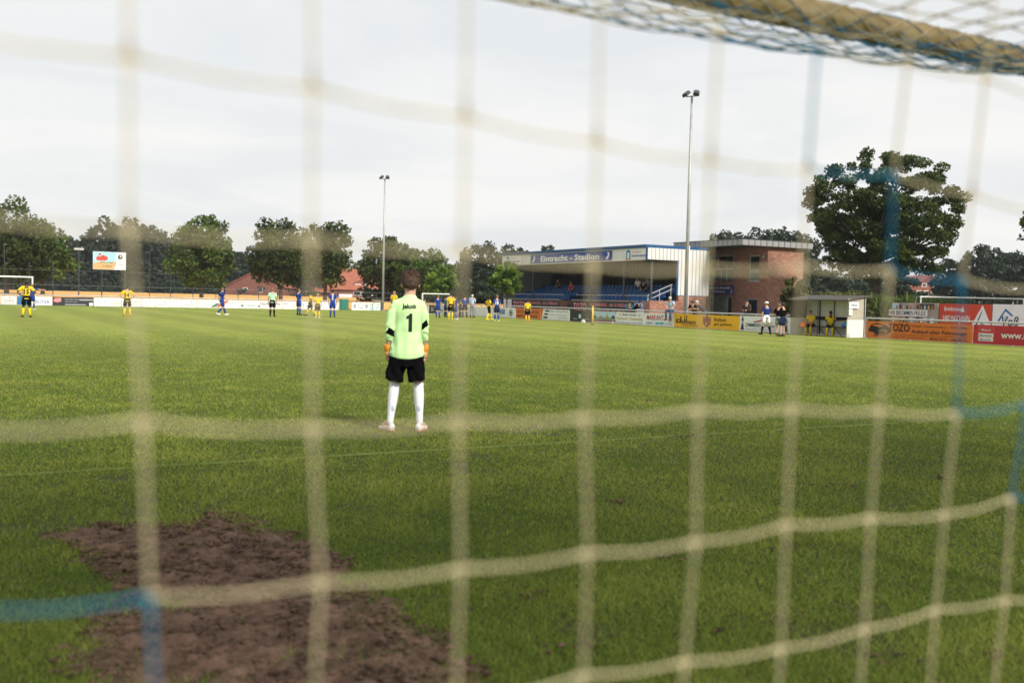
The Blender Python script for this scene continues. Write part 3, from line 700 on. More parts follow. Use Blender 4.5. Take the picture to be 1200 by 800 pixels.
# ------------------------------------------------------------------ grandstand
SU = 42.0
def vs(px, u=SU): return onu(px, u).y
SV0 = vs(590); SL = SV0 - vs(758.8)
def sx(px, u=SU): return SV0 - vs(px, u)            # local x on the front of the stand
st = thing('grandstand', 'roofed grandstand with blue seats, blue name sign and white ribbed end wall', 'grandstand', (SU, SV0, 0), R(-90))
SD = 4.9; ZF0, ZF1, ZR = 4.42, 5.26, 5.50
CLAD = mat('white_cladding', (.64,.64,.63), .45, .04, 1.0)
LGREY = mat('light_grey_panel', (.66,.66,.64), .5, .06, 1.0)
DKTIMB = mat('dark_timber', (.014,.012,.011), .85, .3, 3)
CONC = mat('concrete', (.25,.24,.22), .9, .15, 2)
ga, gb = sx(656), sx(670)
BR_L = MB().box(0, 0, 0, ga, .24, 1.5).build('front_wall', BRICK, st)
MB().box(gb, 0, 0, SL, .24, 1.5).build('front_wall', BRICK, st)
MB().box(ga-.02, -.03, 1.5, -.03, .28, 1.58).build('coping', CONC, st); MB().box(gb-.02, -.03, 1.5, SL, .28, 1.58).build('coping', CONC, st)
for x in (ga-.12, gb): MB().box(x, .245, 0, x+.12, 2.2, 1.5).build('stair_wall', BRICK, st)
for i in range(5): MB().box(ga+.002, .3+.3*i, 0, gb-.002, .6+.3*i, .25+.25*i).build('step', CONC, st)
tiers = [(1.20+.29*i, .7+.85*i) for i in range(5)]
for i, (z, y) in enumerate(tiers):
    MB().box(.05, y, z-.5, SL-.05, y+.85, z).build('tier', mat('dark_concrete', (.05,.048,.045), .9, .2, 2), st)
seat = MB()
seat.box(-.21, 0, .36, .21, .40, .41).prism([(-.21,.41),(.21,.41),(.19,.72),(-.19,.72)], .36, .41).box(-.03, .1, 0, .03, .3, .36)
seat_me = seat.mesh('seat'); SEATB = mat('blue_seat', (.011,.078,.24), .45, .1)
for i, (z, y) in enumerate(tiers[:4]):
    x = .5
    while x < SL-.4:
        if not (ga-.5 < x < gb+.5 and i < 2):
            o = link('seat', seat_me, SEATB, st); o.location = (x, y+.1, z)
        x += .52
# back wall of upright dark boards
nb = 44
bw_me = MB().box(.012, 0, 0, SL/nb-.012, .05, ZF1-.05).mesh('board')
for i in range(nb):
    o = link('wall_board', bw_me, DKTIMB, st); o.location = (i*SL/nb, SD-.06, 0.02)
MB().box(0, SD, 0, SL-.12, SD+.04, ZF1).build('back_wall', DKTIMB, st)
# roof, fascia and trim
MB().box(-.35, -.28, ZF1+.03, SL+.05, SD+.5, ZR-.10).build('roof', mat('roof_sheet', (.10,.14,.16), .6, .1), st)
MB().box(-.38, -.34, ZR-.20, SL+.10, -.285, ZR).build('roof_trim', BLUEP, st)
MB().box(SL+.052, -.283, ZR-.20, SL+.10, SD+.5, ZR).build('roof_trim', BLUEP, st)
MB().box(0, -.22, ZF0, SL, -.10, ZF1+.02).build('fascia', LGREY, st)
def fasc(px0, px1, bg, items, name):
    x0, x1 = sx(px0, SU-.25), sx(px1, SU-.25); w = x1-x0; z0 = ZF0+.07; h = ZF1-ZF0-.12
    pnl = MB().box(0, 0, 0, w, .03, h).build(name, bg, st); pnl.location = (x0, -.255, z0)
    for i, it in enumerate(items):
        y = -.004*(i+1)
        if it[0] == 't':
            _, s, cx, cz, hh, m, kw = it; lettering(s, cx*w, y, cz*h, hh*h, m, pnl, width=kw.get('w', .5)*w, bold=kw.get('bold', .012), shear=kw.get('shear', 0))
        else:
            MB().face([(q[0]*w, y, q[1]*h) for q in it[1]]).build('emblem', it[2], pnl)
EMB = [(0,0),(.5,0),(1,.55),(.9,1),(.35,1),(.5,.72),(.72,.72),(0,.1)]
def emblem(cx, s, m): return ('p', [(cx-.02*s+.04*s*a, .14+.72*b) for a, b in EMB], m)
fasc(620.5, 715.5, ROYAL, [('t', 'Eintracht - Stadion', .50,.48,.66, PRINTW, {'w':.72,'bold':.028}), emblem(.045, 1, PRINTW), emblem(.955, 1, PRINTW)], 'name_sign')
SEEL = lambda: [('p', [(.06,.1),(.06,.8),(.11,.95),(.2,.95),(.25,.8),(.25,.1),(.2,.1),(.2,.65),(.155,.75),(.11,.65),(.11,.1)], MIDBLUE), ('p', [(.04,.02),(.28,.02),(.28,.1),(.04,.1)], REDP), ('t', 'Das Dach', .52,.74,.2, PINKP, {'w':.36}), ('t', 'Seelmeyer', .62,.34,.34, ROYAL, {'w':.64})]
fasc(591.2, 609.5, PRINTW, SEEL(), 'sponsor_sign')
fasc(730.5, 757.8, PRINTW, SEEL(), 'sponsor_sign')
for px in (620, 688, 726, 757.5):
    x = sx(px); MB().box(x-.06, .3, 1.5 if not ga < x < gb else 0, x+.06, .42, ZF0).build('column', DARKM, st)
# banners on the front wall
def banner(x0, x1, items, bg=DKGREEN):
    w = x1-x0
    pnl = MB().box(0, 0, 0, w, .025, .86).build('banner', bg, st); pnl.location = (x0, -.035, .60)
    for i, (s, cx, cz, hh, m, ww) in enumerate(items): lettering(s, cx*w, -.004*(i+1), cz*.86, hh*.86, m, pnl, width=ww*w, bold=.012)
banner(.1, sx(599.5), [('Eintracht', .5,.72,.18, GREYP, .7), ('Fanclub', .5,.42,.22, PINKP, .7)], PRINTW)
banner(sx(600), ga-.05, [('TOZO', .17,.45,.80, PINKP, .26), ('AUTOHANDEL - AN- & VERKAUF', .66,.72,.28, PINKP, .62), ('05936 - 2 82', .78,.22,.26, PINKP, .34)])
banner(gb+.05, sx(743.2), [('TOZO', .14,.45,.80, PINKP, .22), ('AUTOHANDEL - AN- & VERKAUF', .62,.72,.28, PINKP, .62), ('Tel. 05936 - 2 82 00', .62,.2,.26, PINKP, .6)])
bx = sx(743.5)
pnl = MB().box(0, 0, 0, sx(755)-bx, .03, .9).build('banner', PRINTW, st); pnl.location = (bx, -.04, .58)
w = sx(755)-bx
MB().face([(0, -.004, .42), (w, -.004, .42), (w, -.004, .9), (0, -.004, .9)]).build('print', MIDBLUE, pnl)
lettering('LIQUI', w*.5, -.008, .68, .30, PRINTW, pnl, w*.85, .03); lettering('MOLY', w*.5, -.008, .2, .26, PINKP, pnl, w*.8, .03)
# right end wall: brick plinth, ribbed white cladding, blue trim, opening towards the seats
OPY = 2.5
MB().box(SL, 0, 0, SL+.24, OPY, 1.60).build('end_plinth', BRICK, st)
MB().box(SL, OPY, 0, SL+.24, SD+.1, 1.98).build('end_plinth', BRICK, st)
MB().box(SL+.02, -.22, ZF0+.04, SL+.10, SD+.3, ZF1+.025).build('end_wall', CLAD, st)
MB().box(SL+.02, OPY, 2.02, SL+.10, SD+.3, ZF0+.04).build('end_wall', CLAD, st)
y = -.18; 
while y < SD+.25:
    z0 = 2.03 if y > OPY+.05 else ZF0+.06
    MB().prism([(0, z0), (.055, z0), (.055, ZF1+.015), (0, ZF1+.015)], 0, .19).build('cladding_rib', CLAD, st).location = (SL+.101, y, 0)
    y += .33
MB().box(SL+.02, -.30, ZF0-.02, SL+.19, -.222, ZF1+.02).build('trim', BLUEP, st)
MB().box(SL+.015, OPY-.12, 2.0, SL+.175, OPY-.001, ZF0+.02).build('trim', BLUEP, st)
MB().box(SL+.015, OPY, 1.985, SL+.18, SD+.3, 2.018).build('trim', BLUEP, st)
# handrails up the end stair
for dz in (0, .38):
    MB().tube([(SL-.25, .15, 1.62+dz*.9), (SL-.25, 2.3, 2.45+dz*.9)], .03, 6).build('handrail', GREYM, st)
for y in (.2, 1.2, 2.2): MB().tube([(SL-.25, y, 1.3), (SL-.25, y, 1.98+(y-.15)*.386)], .025, 6).build('rail_post', GREYM, st)
for (x0, x1) in ((.1, ga), (gb, SL-.3)):
    MB().tube([(x0, .33, 1.95), (x1, .33, 1.95)], .022, 6).build('handrail', GREYM, st)
# left end: translucent wind screen
MB().box(-.05, 0, 1.5, 0, SD, ZF0+.5).build('wind_screen', mat('wind_screen', (.20,.225,.21), .3, .1), st)
MB().box(-.05, 0, 0, 0, SD, 1.5).build('end_plinth', BRICK, st)

# ------------------------------------------------------------------ clubhouse
CU = 50.0
def vc(px, u=CU): return onu(px, u).y
CV0 = vc(821.0); CL = CV0-vc(898)
def cx_(px): return CV0 - vc(px)
def zc(px, py): p_ = onu(px, CU, py); return p_.z
CH = 5.62; CD = onv(940, vc(898)).x - CU
ch = thing('clubhouse', 'two storey brick clubhouse with grey panelled flat roof edge', 'clubhouse', (CU, CV0, 0), R(-90))
def wall_holes(x0, x1, z0, z1, y0, y1, holes):
    mb = MB()
    xs = sorted({x0, x1, *[h[0] for h in holes], *[h[2] for h in holes]}); zs = sorted({z0, z1, *[h[1] for h in holes], *[h[3] for h in holes]})
    for i in range(len(xs)-1):
        for j in range(len(zs)-1):
            a, b = (xs[i]+xs[i+1])/2, (zs[j]+zs[j+1])/2
            if not any(h[0] < a < h[2] and h[1] < b < h[3] for h in holes): mb.box(xs[i], y0, zs[j], xs[i+1], y1, zs[j+1])
    return mb
H1 = (cx_(829.5), zc(844, 329.5), cx_(857.5), zc(844, 299.5))
H2 = (cx_(875.2), zc(881, 329.5), cx_(888), zc(881, 299.0))
H3 = (cx_(828.5), .12, cx_(857), zc(844, 346.5))
H4 = (cx_(874.5), .12, cx_(887), zc(881, 349.5))
wall_holes(0, CL, 0, CH, 0, .36, [H1, H2, H3, H4]).build('front_wall', BRICK, ch)
MB().box(CL-.36, .36, 0, CL, CD, CH).build('end_wall', BRICK, ch)
MB().box(0, .36, 0, .36, CD, CH).build('end_wall', BRICK, ch)
MB().box(.36, CD-.3, 0, CL-.36, CD, CH).build('back_wall', BRICK, ch)
MB().box(.36, .36, 2.70, CL-.36, CD-.3, 2.90).build('floor_slab', CONC, ch)
def window(h, rows, name='window', glass=GLASS, fr=GREYM, dep=.12, pale=None):
    x0, z0, x1, z1 = h; f = .07
    m = MB(); m.box(x0, dep, z0, x1, dep+.08, z0+f).box(x0, dep, z1-f, x1, dep+.08, z1).box(x0, dep, z0+f, x0+f, dep+.08, z1-f).box(x1-f, dep, z0+f, x1, dep+.08, z1-f)
    w = m.build(name, fr, ch)
    for (a, b, c, d, g) in rows:
        X0, X1 = x0+f+(x1-x0-2*f)*a, x0+f+(x1-x0-2*f)*c; Z0, Z1 = z0+f+(z1-z0-2*f)*b, z0+f+(z1-z0-2*f)*d
        MB().box(X0, dep+.03, Z0, X1, dep+.045, Z1).build('pane', g, w)
        q = .03
        mm = MB().box(X0, dep+.005, Z0, X0+q, dep+.03, Z1).box(X1-q, dep+.005, Z0, X1, dep+.03, Z1).box(X0+q, dep+.005, Z1-q, X1-q, dep+.03, Z1).box(X0+q, dep+.005, Z0, X1-q, dep+.03, Z0+q)
        mm.build('sash', fr, w)
    MB().box(x0-.05, -.05, z0-.06, x1+.05, dep, z0-.003).build('sill', GREYM, w)
    return w
window(H2, [(0, .46, 1, 1, GLASS), (0, .33, 1, .44, GREYM), (0, 0, 1, .31, mat('frosted_glass', (.12,.17,.16), .3, .1))])
window(H4, [(0, 0, 1, 1, GLASS)])
window(H3, [(0, 0, .16, 1, GLASS), (.17, 0, .80, 1, PALEGL), (.81, 0, 1, 1, GLASS)])
# loggia upstairs: pale post, railing with glass, dark room behind
x0, z0, x1, z1 = H1
lg = MB().box(x0, .05, z0, x0+.07, .15, z1).box(x1-.07, .05, z0, x1, .15, z1).box(x0+.07, .05, z1-.07, x1-.07, .15, z1).box(x0+.9, .05, z0, x0+.98, .15, z1-.07).build('balcony', GREYM, ch)
MB().box(x0+.07, .02, z0+.88, x1-.07, .10, z0+.98).build('handrail', WHITE, lg)
for k in range(4):
    a = x0+.07+(x1-x0-.14)*k/4; b = x0+.07+(x1-x0-.14)*(k+1)/4
    MB().box(a+.04, .04, z0+.04, b-.04, .055, z0+.86).build('pane', MATS['frosted_glass'], lg)
    MB().box(a-.02, .03, z0, a+.02, .09, z0+.88).build('baluster', WHITE, lg)
MB().box(x0+.08, 1.6, z0, x1-.5, 1.62, z1).build('back_pane', PALEGL, lg)
# club sign above the ground-floor window
sxx = cx_(825.5); sw = cx_(859.5)-sxx; sz0, sz1 = zc(842, 344.5), zc(842, 334.2); shh = sz1-sz0
sg = MB().box(0, -.06, 0, sw, 0-.005, shh).build('club_sign', mat('club_blue', (.05,.06,.22), .5, .05), ch); sg.location = (sxx, 0, sz0)
lettering('Eintracht Emmeln', sw*.5, -.064, shh*.72, shh*.28, PRINTW, sg, sw*.80, .03); lettering('Clubhaus', sw*.5, -.064, shh*.3, shh*.26, PRINTW, sg, sw*.42, .03)
for cx in (.06, .94): MB().face([(sw*(cx-.025+.05*a), -.066, shh*(.1+.45*b)) for a, b in EMB]).build('emblem', PRINTW, sg)
# roof with projecting eave; the edge is made of single grey panels
OV = 2.7; RX0 = CV0 - vc(787, CU-OV); RX1 = CL+.35; RY1 = CD+.55
MB().box(RX0+.05, -OV+.05, CH+.003, RX1-.05, RY1-.05, CH+.36).build('roof', mat('roof_felt', (.14,.14,.14), .8, .1), ch)
FP = mat('fascia_grey', (.30,.30,.31), .5, .10, 1.2)
n = 15; w = (RX1-RX0)/n
fp_me = MB().box(.03, 0, 0, w-.03, .05, .40).mesh('fascia_panel')
for i in range(n):
    o = link('fascia_panel', fp_me, FP, ch); o.location = (RX0+i*w, -OV, CH-.02)
n2 = 12; w2 = (RY1+OV)/n2
fp2 = MB().box(0, .03, 0, .05, w2-.03, .40).mesh('fascia_panel')
for i in range(n2):
    o = link('fascia_panel', fp2, FP, ch); o.location = (RX1-.05, -OV+i*w2, CH-.02)
MB().box(RX0, -OV-.03, CH+.385, RX1+.03, RY1, CH+.43).build('roof_cap', DARKM, ch)
MB().box(RX0+.3, -OV+.3, 0, RX0+.45, -OV+.45, CH).build('eave_post', DARKM, ch)
MB().tube([(CL-.4, -.06, 4.9), (CL-.4, -.02, 4.9)], .10, 8).build('wall_lamp', GREYM, ch)
bpx = MB().box(-.15, -.2, 0, .15, .0, .3).build('loudspeaker', DARKM, ch); bpx.location = (.05, -.05, 4.7)

# ------------------------------------------------------------------ dugout
dv0, dv1 = vr(931), vr(999); DL = dv0-dv1; DDp = 1.15
dg = thing('dugout', 'white team dugout with dark frame, bench and open front', 'dugout', (FU-.3, dv0, 0), R(-90))
DWH = mat('dugout_white', (.70,.68,.63), .6, .08, 1.5)
MB().box(0, DDp, .04, DL, DDp+.05, 1.95).build('back_wall', DWH, dg)
for k in range(5):
    x = DL*k/4; MB().box(x-.025, DDp-.05, .04, x+.025, DDp-.003, 1.93).build('batten', DARKM, dg)
MB().prism([(0, 0), (.06, 0), (.06, .86), (0, .86)], 0, DDp).build('side_panel', DWH, dg)
MB().box(DL-.06, 0, .0, DL, DDp, .86).build('side_panel', DWH, dg)
MB().box(0, .02, .87, .03, DDp, 1.75).build('side_window', GLASS, dg)
MB().box(DL-.045, .02, .87, DL-.015, DDp, 1.86).build('side_window', mat('beige_acrylic', (.40,.37,.30), .3, .08), dg)
rf = MB(); rf.v = [(-.08,-.12,1.74),(DL+.08,-.12,1.74),(DL+.08,DDp+.2,1.98),(-.08,DDp+.2,1.98),(-.08,-.12,1.80),(DL+.08,-.12,1.80),(DL+.08,DDp+.2,2.04),(-.08,DDp+.2,2.04)]
rf.f = [(0,3,2,1),(4,5,6,7),(0,1,5,4),(1,2,6,5),(2,3,7,6),(3,0,4,7)]; rf.build('roof', mat('dugout_roof', (.075,.068,.060), .8, .15), dg)
MB().box(.0, DDp-.12, .80, DL-.06, DDp-.055, .95).build('back_rail', DKTIMB, dg)
MB().box(.07, DDp-.55, .42, DL-.07, DDp-.14, .46).build('bench', DKTIMB, dg)
for k in range(4):
    x = .3+(DL-.6)*k/3
    MB().tube([(x, DDp-.5, .42), (x+.25, DDp-.3, .02)], .022, 6).build('bench_leg', DARKM, dg)
for x in (DL*.5, DL*.78): MB().tube([(x, .0, 0), (x, .0, 1.74)], .025, 6).build('front_post', DARKM, dg)
ns = MB().box(0, -.03, 0, .64, 0, .30).build('notice', PRINTW, dg); ns.location = (DL-.05, -.04, 1.44)
ns.rotation_euler = (0, 0, R(90)); ns.location = (DL+.03, .02, 1.40)
lettering('SPIELER', .34, -.034, .15, .1, CHAR, ns, .42)
ns = MB().box(0, -.03, 0, .22, 0, .30).build('notice', PRINTW, dg); ns.rotation_euler = (0, 0, R(90)); ns.location = (DL+.03, .02, 1.07)
lettering('1', .11, -.034, .15, .14, CHAR, ns)
# blue sports bag on the bench
p = Vector((FU-.3+DDp-.35, dv0-DL*.80, .46))
t = thing('sports_bag', 'bright blue bag lying on the dugout bench', 'bag', p, R(-90))
m = MB(); m.tube([(-.36, 0, .07), (-.30, 0, .10), (-.1, 0, .13), (.12, .02, .11), (.3, 0, .08), (.38, 0, .06)], [.02, .08, .12, .11, .08, .02], 10); m.build('bag_body', mat('cyan_blue_nylon', (.02,.28,.55), .4, .12), t, True)
MB().tube([(-.2, -.02, .17), (-.1, -.02, .27), (.1, -.02, .26), (.2, -.02, .16)], .012, 6).build('strap', DARKM, t)

# ------------------------------------------------------------------ boards standing behind the right-hand fence
def backboard(px0, px1, Y0, label, bg, items, z0, z1):
    a, b = onu(px0, 41.0), onu(px1, 41.0)
    t = board('advertising_board', label, 'advertising board', (41.0, a.y, 0), R(-90), a.y-b.y-.04, z1-z0, bg, items, z0=z0, group='advertising boards on posts behind the right-hand fence')
    for f in (.08, .92): MB().box((a.y-b.y)*f-.04, .035, 0, (a.y-b.y)*f+.04, .11, z1-.05).build('post', WOOD, t)
cols = [SANDP, GREYP, CHAR, PALEBL, mat('warm_brown_print', (.30,.15,.08), .5, .1), PRINTW]
rg = random.Random(4)
cell = []
for i in range(12):
    for j in range(4):
        if j == 2: continue
        a, b = i/12, j/4
        cell.append(('p', [(a+.004,b+.02),(a+.079,b+.02),(a+.079,b+.22),(a+.004,b+.22)], cols[rg.randrange(6)]))
        cell.append(('p', [(a+.02,b+.03),(a+.06,b+.03),(a+.055,b+.13),(a+.04,b+.18),(a+.025,b+.13)], cols[rg.randrange(6)]))
backboard(1045.5, 1100.5, 0, 'collage board of small portraits with a black lettered band', mat('collage_ground', (.42,.36,.30), .5, .2, 2),
          cell+[('r', .02,.50,.86,.74, PRINTW), ('t', 'WIR BEKOMMEN FREUDE', .43,.62,.17, BLACK, {'w':.80,'bold':.012})], .42, 1.74)
backboard(1101, 1163, 0, 'red board with white capitals and a white pointed tent shape', mat('bright_red_print', (.52,.06,.03), .5, .05),
          [('t', 'Brinkmann', .27,.82,.15, PRINTW, {'w':.34}), ('p', [(.42,.72),(.46,.92),(.50,.72)], PRINTW), ('t', 'IHRE MASCHINEN', .34,.48,.20, PRINTW, {'w':.52,'bold':.012}), ('t', 'UND FAHRZEUGE', .34,.18,.18, PRINTW, {'w':.52,'bold':.012}),
           ('p', [(.58,0),(.84,.98),(1,.3),(1,0)], PRINTW), ('p', [(.68,.1),(.84,.82),(.83,.70),(.71,.1)], CHAR), ('p', [(.74,.08),(.84,.4),(.94,.08)], GREYP)], .42, 1.72)
backboard(1163.5, 1203, 0, 'white board with a blue roof outline and dark handwriting', PRINTW,
          [('p', [(.16,.42),(.40,.86),(.64,.62),(.60,.58),(.40,.76),(.22,.40)], MIDBLUE), ('p', [(.34,.55),(.44,.62),(.50,.50),(.40,.44)], PALEBL), ('t', 'Voß', .55,.42,.34, CHAR, {'w':.52,'bold':.01,'shear':.15})], .44, 1.74)

# ------------------------------------------------------------------ far houses
def gable_house(label, px0, px1, Y, zb, z_eave, z_ridge, depth, windows, group, wallm, skew=0.0, ridge_across=False, extra=None, lean=0.5):
    a, b = atd(px0, 345, Y), atd(px1, 345, Y); w = (b-a).to_2d().length
    t = thing('brick_house', label, 'house', (a.x, a.y, 0), -YAW+skew, group)
    if not ridge_across:
        MB().prism([(0, 0), (w, 0), (w, z_eave), (w*lean, z_ridge), (0, z_eave)], 0, depth).build('wall', wallm, t)
        r = .22
        for (xa, za, xb, zb_) in ((0, z_eave, w*lean, z_ridge), (w, z_eave, w*lean, z_ridge)):
            d = Vector((xb-xa, zb_-za)).normalized(); o_ = .4
            xa -= d.x*o_; za -= d.y*o_
            nn = Vector((-d.y, d.x)) if xa < xb else Vector((d.y, -d.x))
            MB().prism([(xa, za+.02), (xb, zb_+.02), (xb+nn.x*r*.0, zb_+r), (xa+nn.x*r, za+nn.y*r)], -.35, depth+.35).build('roof', TILE, t)
    else:
        MB().box(0, 0, 0, w, depth, z_eave).build('wall', wallm, t)
        m = MB(); e = .5
        m.v = [(-e,-e,z_eave-.25),(w+e,-e,z_eave-.25),(w+e,depth+e,z_eave-.25),(-e,depth+e,z_eave-.25),(w*.05,depth/2,z_ridge),(w*.95,depth/2,z_ridge)]
        m.f = [(0,1,5,4),(2,3,4,5),(1,2,5),(3,0,4),(3,2,1,0)]; m.build('roof', TILE, t)
    for (cx, z0_, z1_, ww) in windows:
        f = MB().box(cx*w-ww/2, -.06, z0_, cx*w+ww/2, .02-.03, z1_).build('window', WHITE, t)
        MB().box(cx*w-ww/2+.1, -.075, z0_+.1, cx*w+ww/2-.1, -.062, z1_-.1).build('pane', GLASS, f)
    if extra: extra(t, w)
    return t
HG = 'red brick houses beyond the wheat'
Yh = 238
gable_house('brick barn gable with two small white windows beyond the wheat', 264, 335, Yh, 0, zat(290, 336.5, Yh), zat(299, 317.5, Yh), 14,
            [(.33, zat(288, 342, Yh), zat(288, 337, Yh), 1.1), (.58, zat(288, 342.3, Yh), zat(288, 337.4, Yh), 1.1)], HG, BRICKF, lean=.5)
gable_house('low red tiled barn partly hidden by the paired trees', 322, 392, Yh+14, 0, zat(355, 341, Yh+14), zat(355, 325, Yh+14), 10, [], HG, BRICKF, ridge_across=True)
def dormer(t, w):
    x = w*.42; z = zat(419, 336.5, Yh); y = 1.6
    f = MB().prism([(x-2.3, z-.6), (x+2.3, z-.6), (x+2.3, z+.8), (x, z+2.0), (x-2.3, z+.8)], y-.5, y+3).build('dormer', BRICKF, t)
    for d in (-.9, .9):
        MB().box(x+d-.65, y-.57, z-.4, x+d+.65, y-.51, z+.8).build('window', WHITE, f); MB().box(x+d-.45, y-.60, z-.2, x+d+.45, y-.571, z+.6).build('pane', GLASS, f)
    for cx in (.24,):
        MB().box(w*cx-2.0, -.08, zat(403, 350, Yh), w*cx+1.2, -.03, zat(403, 344.5, Yh)).build('garage_door', WHITE, t)
gable_house('long farmhouse with steep orange tiled roof and white dormer windows', 386, 474, Yh, 0, zat(420, 338.5, Yh), zat(420, 314.5, Yh), 12,
            [(.37, zat(410, 346, Yh), zat(410, 341, Yh), 1.8), (.50, zat(422, 346.5, Yh), zat(422, 341, Yh), 2.6), (.66, zat(435, 347, Yh), zat(435, 341, Yh), 3.0)], HG, BRICKF, ridge_across=True, extra=dormer)
gable_house('dark red brick gable house between trees on the right', 1066, 1112, 190, 0, zat(1085, 338, 190), zat(1085, 323, 190), 12,
            [(.36, zat(1085, 336.2, 190), zat(1085, 332, 190), .9), (.64, zat(1085, 336.2, 190), zat(1085, 332, 190), .9), (.24, zat(1085, 345.5, 190), zat(1085, 340.5, 190), .9), (.42, zat(1085, 345.5, 190), zat(1085, 340.5, 190), .9), (.6, zat(1085, 345.5, 190), zat(1085, 340.5, 190), .9), (.78, zat(1085, 345.5, 190), zat(1085, 340.5, 190), .9)], HG, BRICKF, lean=.52)

# ------------------------------------------------------------------ trees
def crown_mesh(name, c, rad, n, leaf, seed, nclump=None, shell=0.80, squash_bottom=0.8, clump=1.0):
    """leaves gathered in clumps spread through an ellipsoid"""
    rng = np.random.default_rng(seed)
    nclump = nclump or max(30, n//95)
    ns = int(nclump*.66); gi = np.arange(ns)+.5
    ph = math.pi*(1+5**.5)*gi+seed; cz = 1-2*gi/ns
    us = np.stack([np.sqrt(1-cz**2)*np.cos(ph), np.sqrt(1-cz**2)*np.sin(ph), cz], 1)
    ui = rng.normal(size=(nclump-ns, 3)); ui /= np.linalg.norm(ui, axis=1)[:, None]
    u = np.concatenate([us, ui])+rng.normal(0, .10, (nclump, 3)); u /= np.linalg.norm(u, axis=1)[:, None]
    rr = np.concatenate([rng.uniform(shell-.10, shell+.08, ns), rng.uniform(.1, shell-.15, nclump-ns)])
    lump = 1 + 0.12*np.sin(u[:, 0]*3.1+seed)*np.cos(u[:, 2]*3.7+seed*1.7) + 0.07*np.sin(u[:, 1]*5+seed*2.3)
    P = u*(rr*lump)[:, None]
    P[:, 2] = np.where(P[:, 2] < 0, P[:, 2]*squash_bottom, P[:, 2])
    cr = rng.uniform(0.15, 0.26, nclump)*clump
    w = cr**2; w /= w.sum()
    k = rng.choice(nclump, n, p=w)
    q = rng.normal(size=(n, 3)); q /= np.linalg.norm(q, axis=1)[:, None]
    q *= (rng.uniform(0.15, 1, n)**0.5)[:, None]
    q[:, 2] *= 0.72
    L_ = (P[k] + q*cr[k][:, None]) * np.array(rad) + np.array(c)
    # leaf quads
    nn = rng.normal(size=(n, 3)) + np.array([0, 0, 0.5]); nn /= np.linalg.norm(nn, axis=1)[:, None]
    t = rng.normal(size=(n, 3)); t -= nn*(t*nn).sum(1)[:, None]; t /= np.linalg.norm(t, axis=1)[:, None]
    b = np.cross(nn, t); s = leaf*rng.uniform(0.6, 1.35, n)[:, None]
    V = np.stack([L_-t*s*.62, L_+b*s*.36+nn*s*.08, L_+t*s*.62, L_-b*s*.36+nn*s*.08], 1).reshape(-1, 3)
    F = np.arange(4*n).reshape(-1, 4)
    base = rng.uniform(0.1, 0.75, nclump)[k]
    rnd = np.clip(base + rng.normal(0, 0.15, n), 0, 1)
    return npmesh(name, V, F, rnd)
def trunk_mb(h, r, crown_c, crown_r, seed, limbs=7, lean=(0, 0)):
    rng = random.Random(seed); mb = MB()
    top = Vector((crown_c[0], crown_c[1], crown_c[2]+crown_r[2]*.35))
    pts = [Vector((0, 0, 0)), Vector((lean[0]*.3, lean[1]*.3, h*.5)), Vector((lean[0], lean[1], h)), (Vector((lean[0], lean[1], h))+top)/2, top]
    mb.tube(pts, [(r*1.35), r, r*.85, r*.5, r*.12], 9)
    for i in range(limbs):
        f = rng.uniform(.0, .75); s = pts[2].lerp(top, f)
        a = rng.uniform(0, 2*math.pi); q = rng.uniform(.55, .9)
        e = Vector((crown_c[0]+math.cos(a)*crown_r[0]*q, crown_c[1]+math.sin(a)*crown_r[1]*q, s.z+crown_r[2]*rng.uniform(.15, .75)))
        m = s.lerp(e, .5)+Vector((rng.uniform(-.3, .3), rng.uniform(-.3, .3), rng.uniform(-.1, .4)))
        mb.tube([s, m, e], [r*.45*(1-f*.5), r*.26, r*.06], 6)
        for j in range(2):
            e2 = m+Vector((rng.uniform(-1, 1)*crown_r[0]*.4, rng.uniform(-1, 1)*crown_r[1]*.4, crown_r[2]*rng.uniform(.1, .5)))
            mb.tube([m, e2], [r*.2, r*.05], 5)
    return mb
LEAFD = leafmat('leaf_dark', (0.020, 0.038, 0.008), (0.085, 0.120, 0.022), 0.28)
LEAFM = leafmat('leaf_mid', (0.030, 0.060, 0.010), (0.115, 0.175, 0.030), 0.3)
LEAFY = leafmat('leaf_young', (0.080, 0.150, 0.018), (0.21, 0.31, 0.045), 0.4)
LEAFB = leafmat('leaf_far', (0.014, 0.027, 0.016), (0.044, 0.066, 0.032), 0.2)
LEAFO = leafmat('leaf_olive', (0.045, 0.060, 0.016), (0.14, 0.15, 0.05), 0.25)
def tree(label, px, Y, ytop, halfw, ybot, m=LEAFD, n=5200, leaf=.34, seed=1, group=None, name='broadleaf_tree', r=.22, depth=1.0, lean=(0, 0), off=0.0, limbs=7, shell=.80, ncl=None, sq=.8, clump=1.22):
    p = atd(px, 350, Y); top = zat(px, ytop, Y); bot = max(.8, zat(px, ybot, Y)); rx = halfw*Y/FPX
    t = thing(name, label, 'tree', (p.x, p.y, 0), -YAW, group)
    rz = (top-bot)/2; c = (off, 0, bot+rz*.95)
    link('crown', crown_mesh('crown', c, (rx/.98, rx*depth, rz*1.06), n, leaf, seed, ncl, shell, sq, clump), m, t)
    trunk_mb(bot+rz*.25, r, c, (rx, rx*depth, rz), seed, limbs, lean).build('trunk', BARK, t, True)
    return t
TG = 'broad trees beyond the far fence'
tree('big dark tree at the far left edge, left of its lower neighbour', 8, 112, 236, 46, 334, LEAFD, 9000, .36, 11, TG)
tree('rounded tree behind the far goal, lower than the tree at the photo edge', 50, 116, 256, 36, 336, LEAFM, 6500, .36, 12, TG)
tree('lone broad tree between the billboard and the brick barn', 236, 112, 250, 40, 343, LEAFM, 8200, .36, 13, TG)
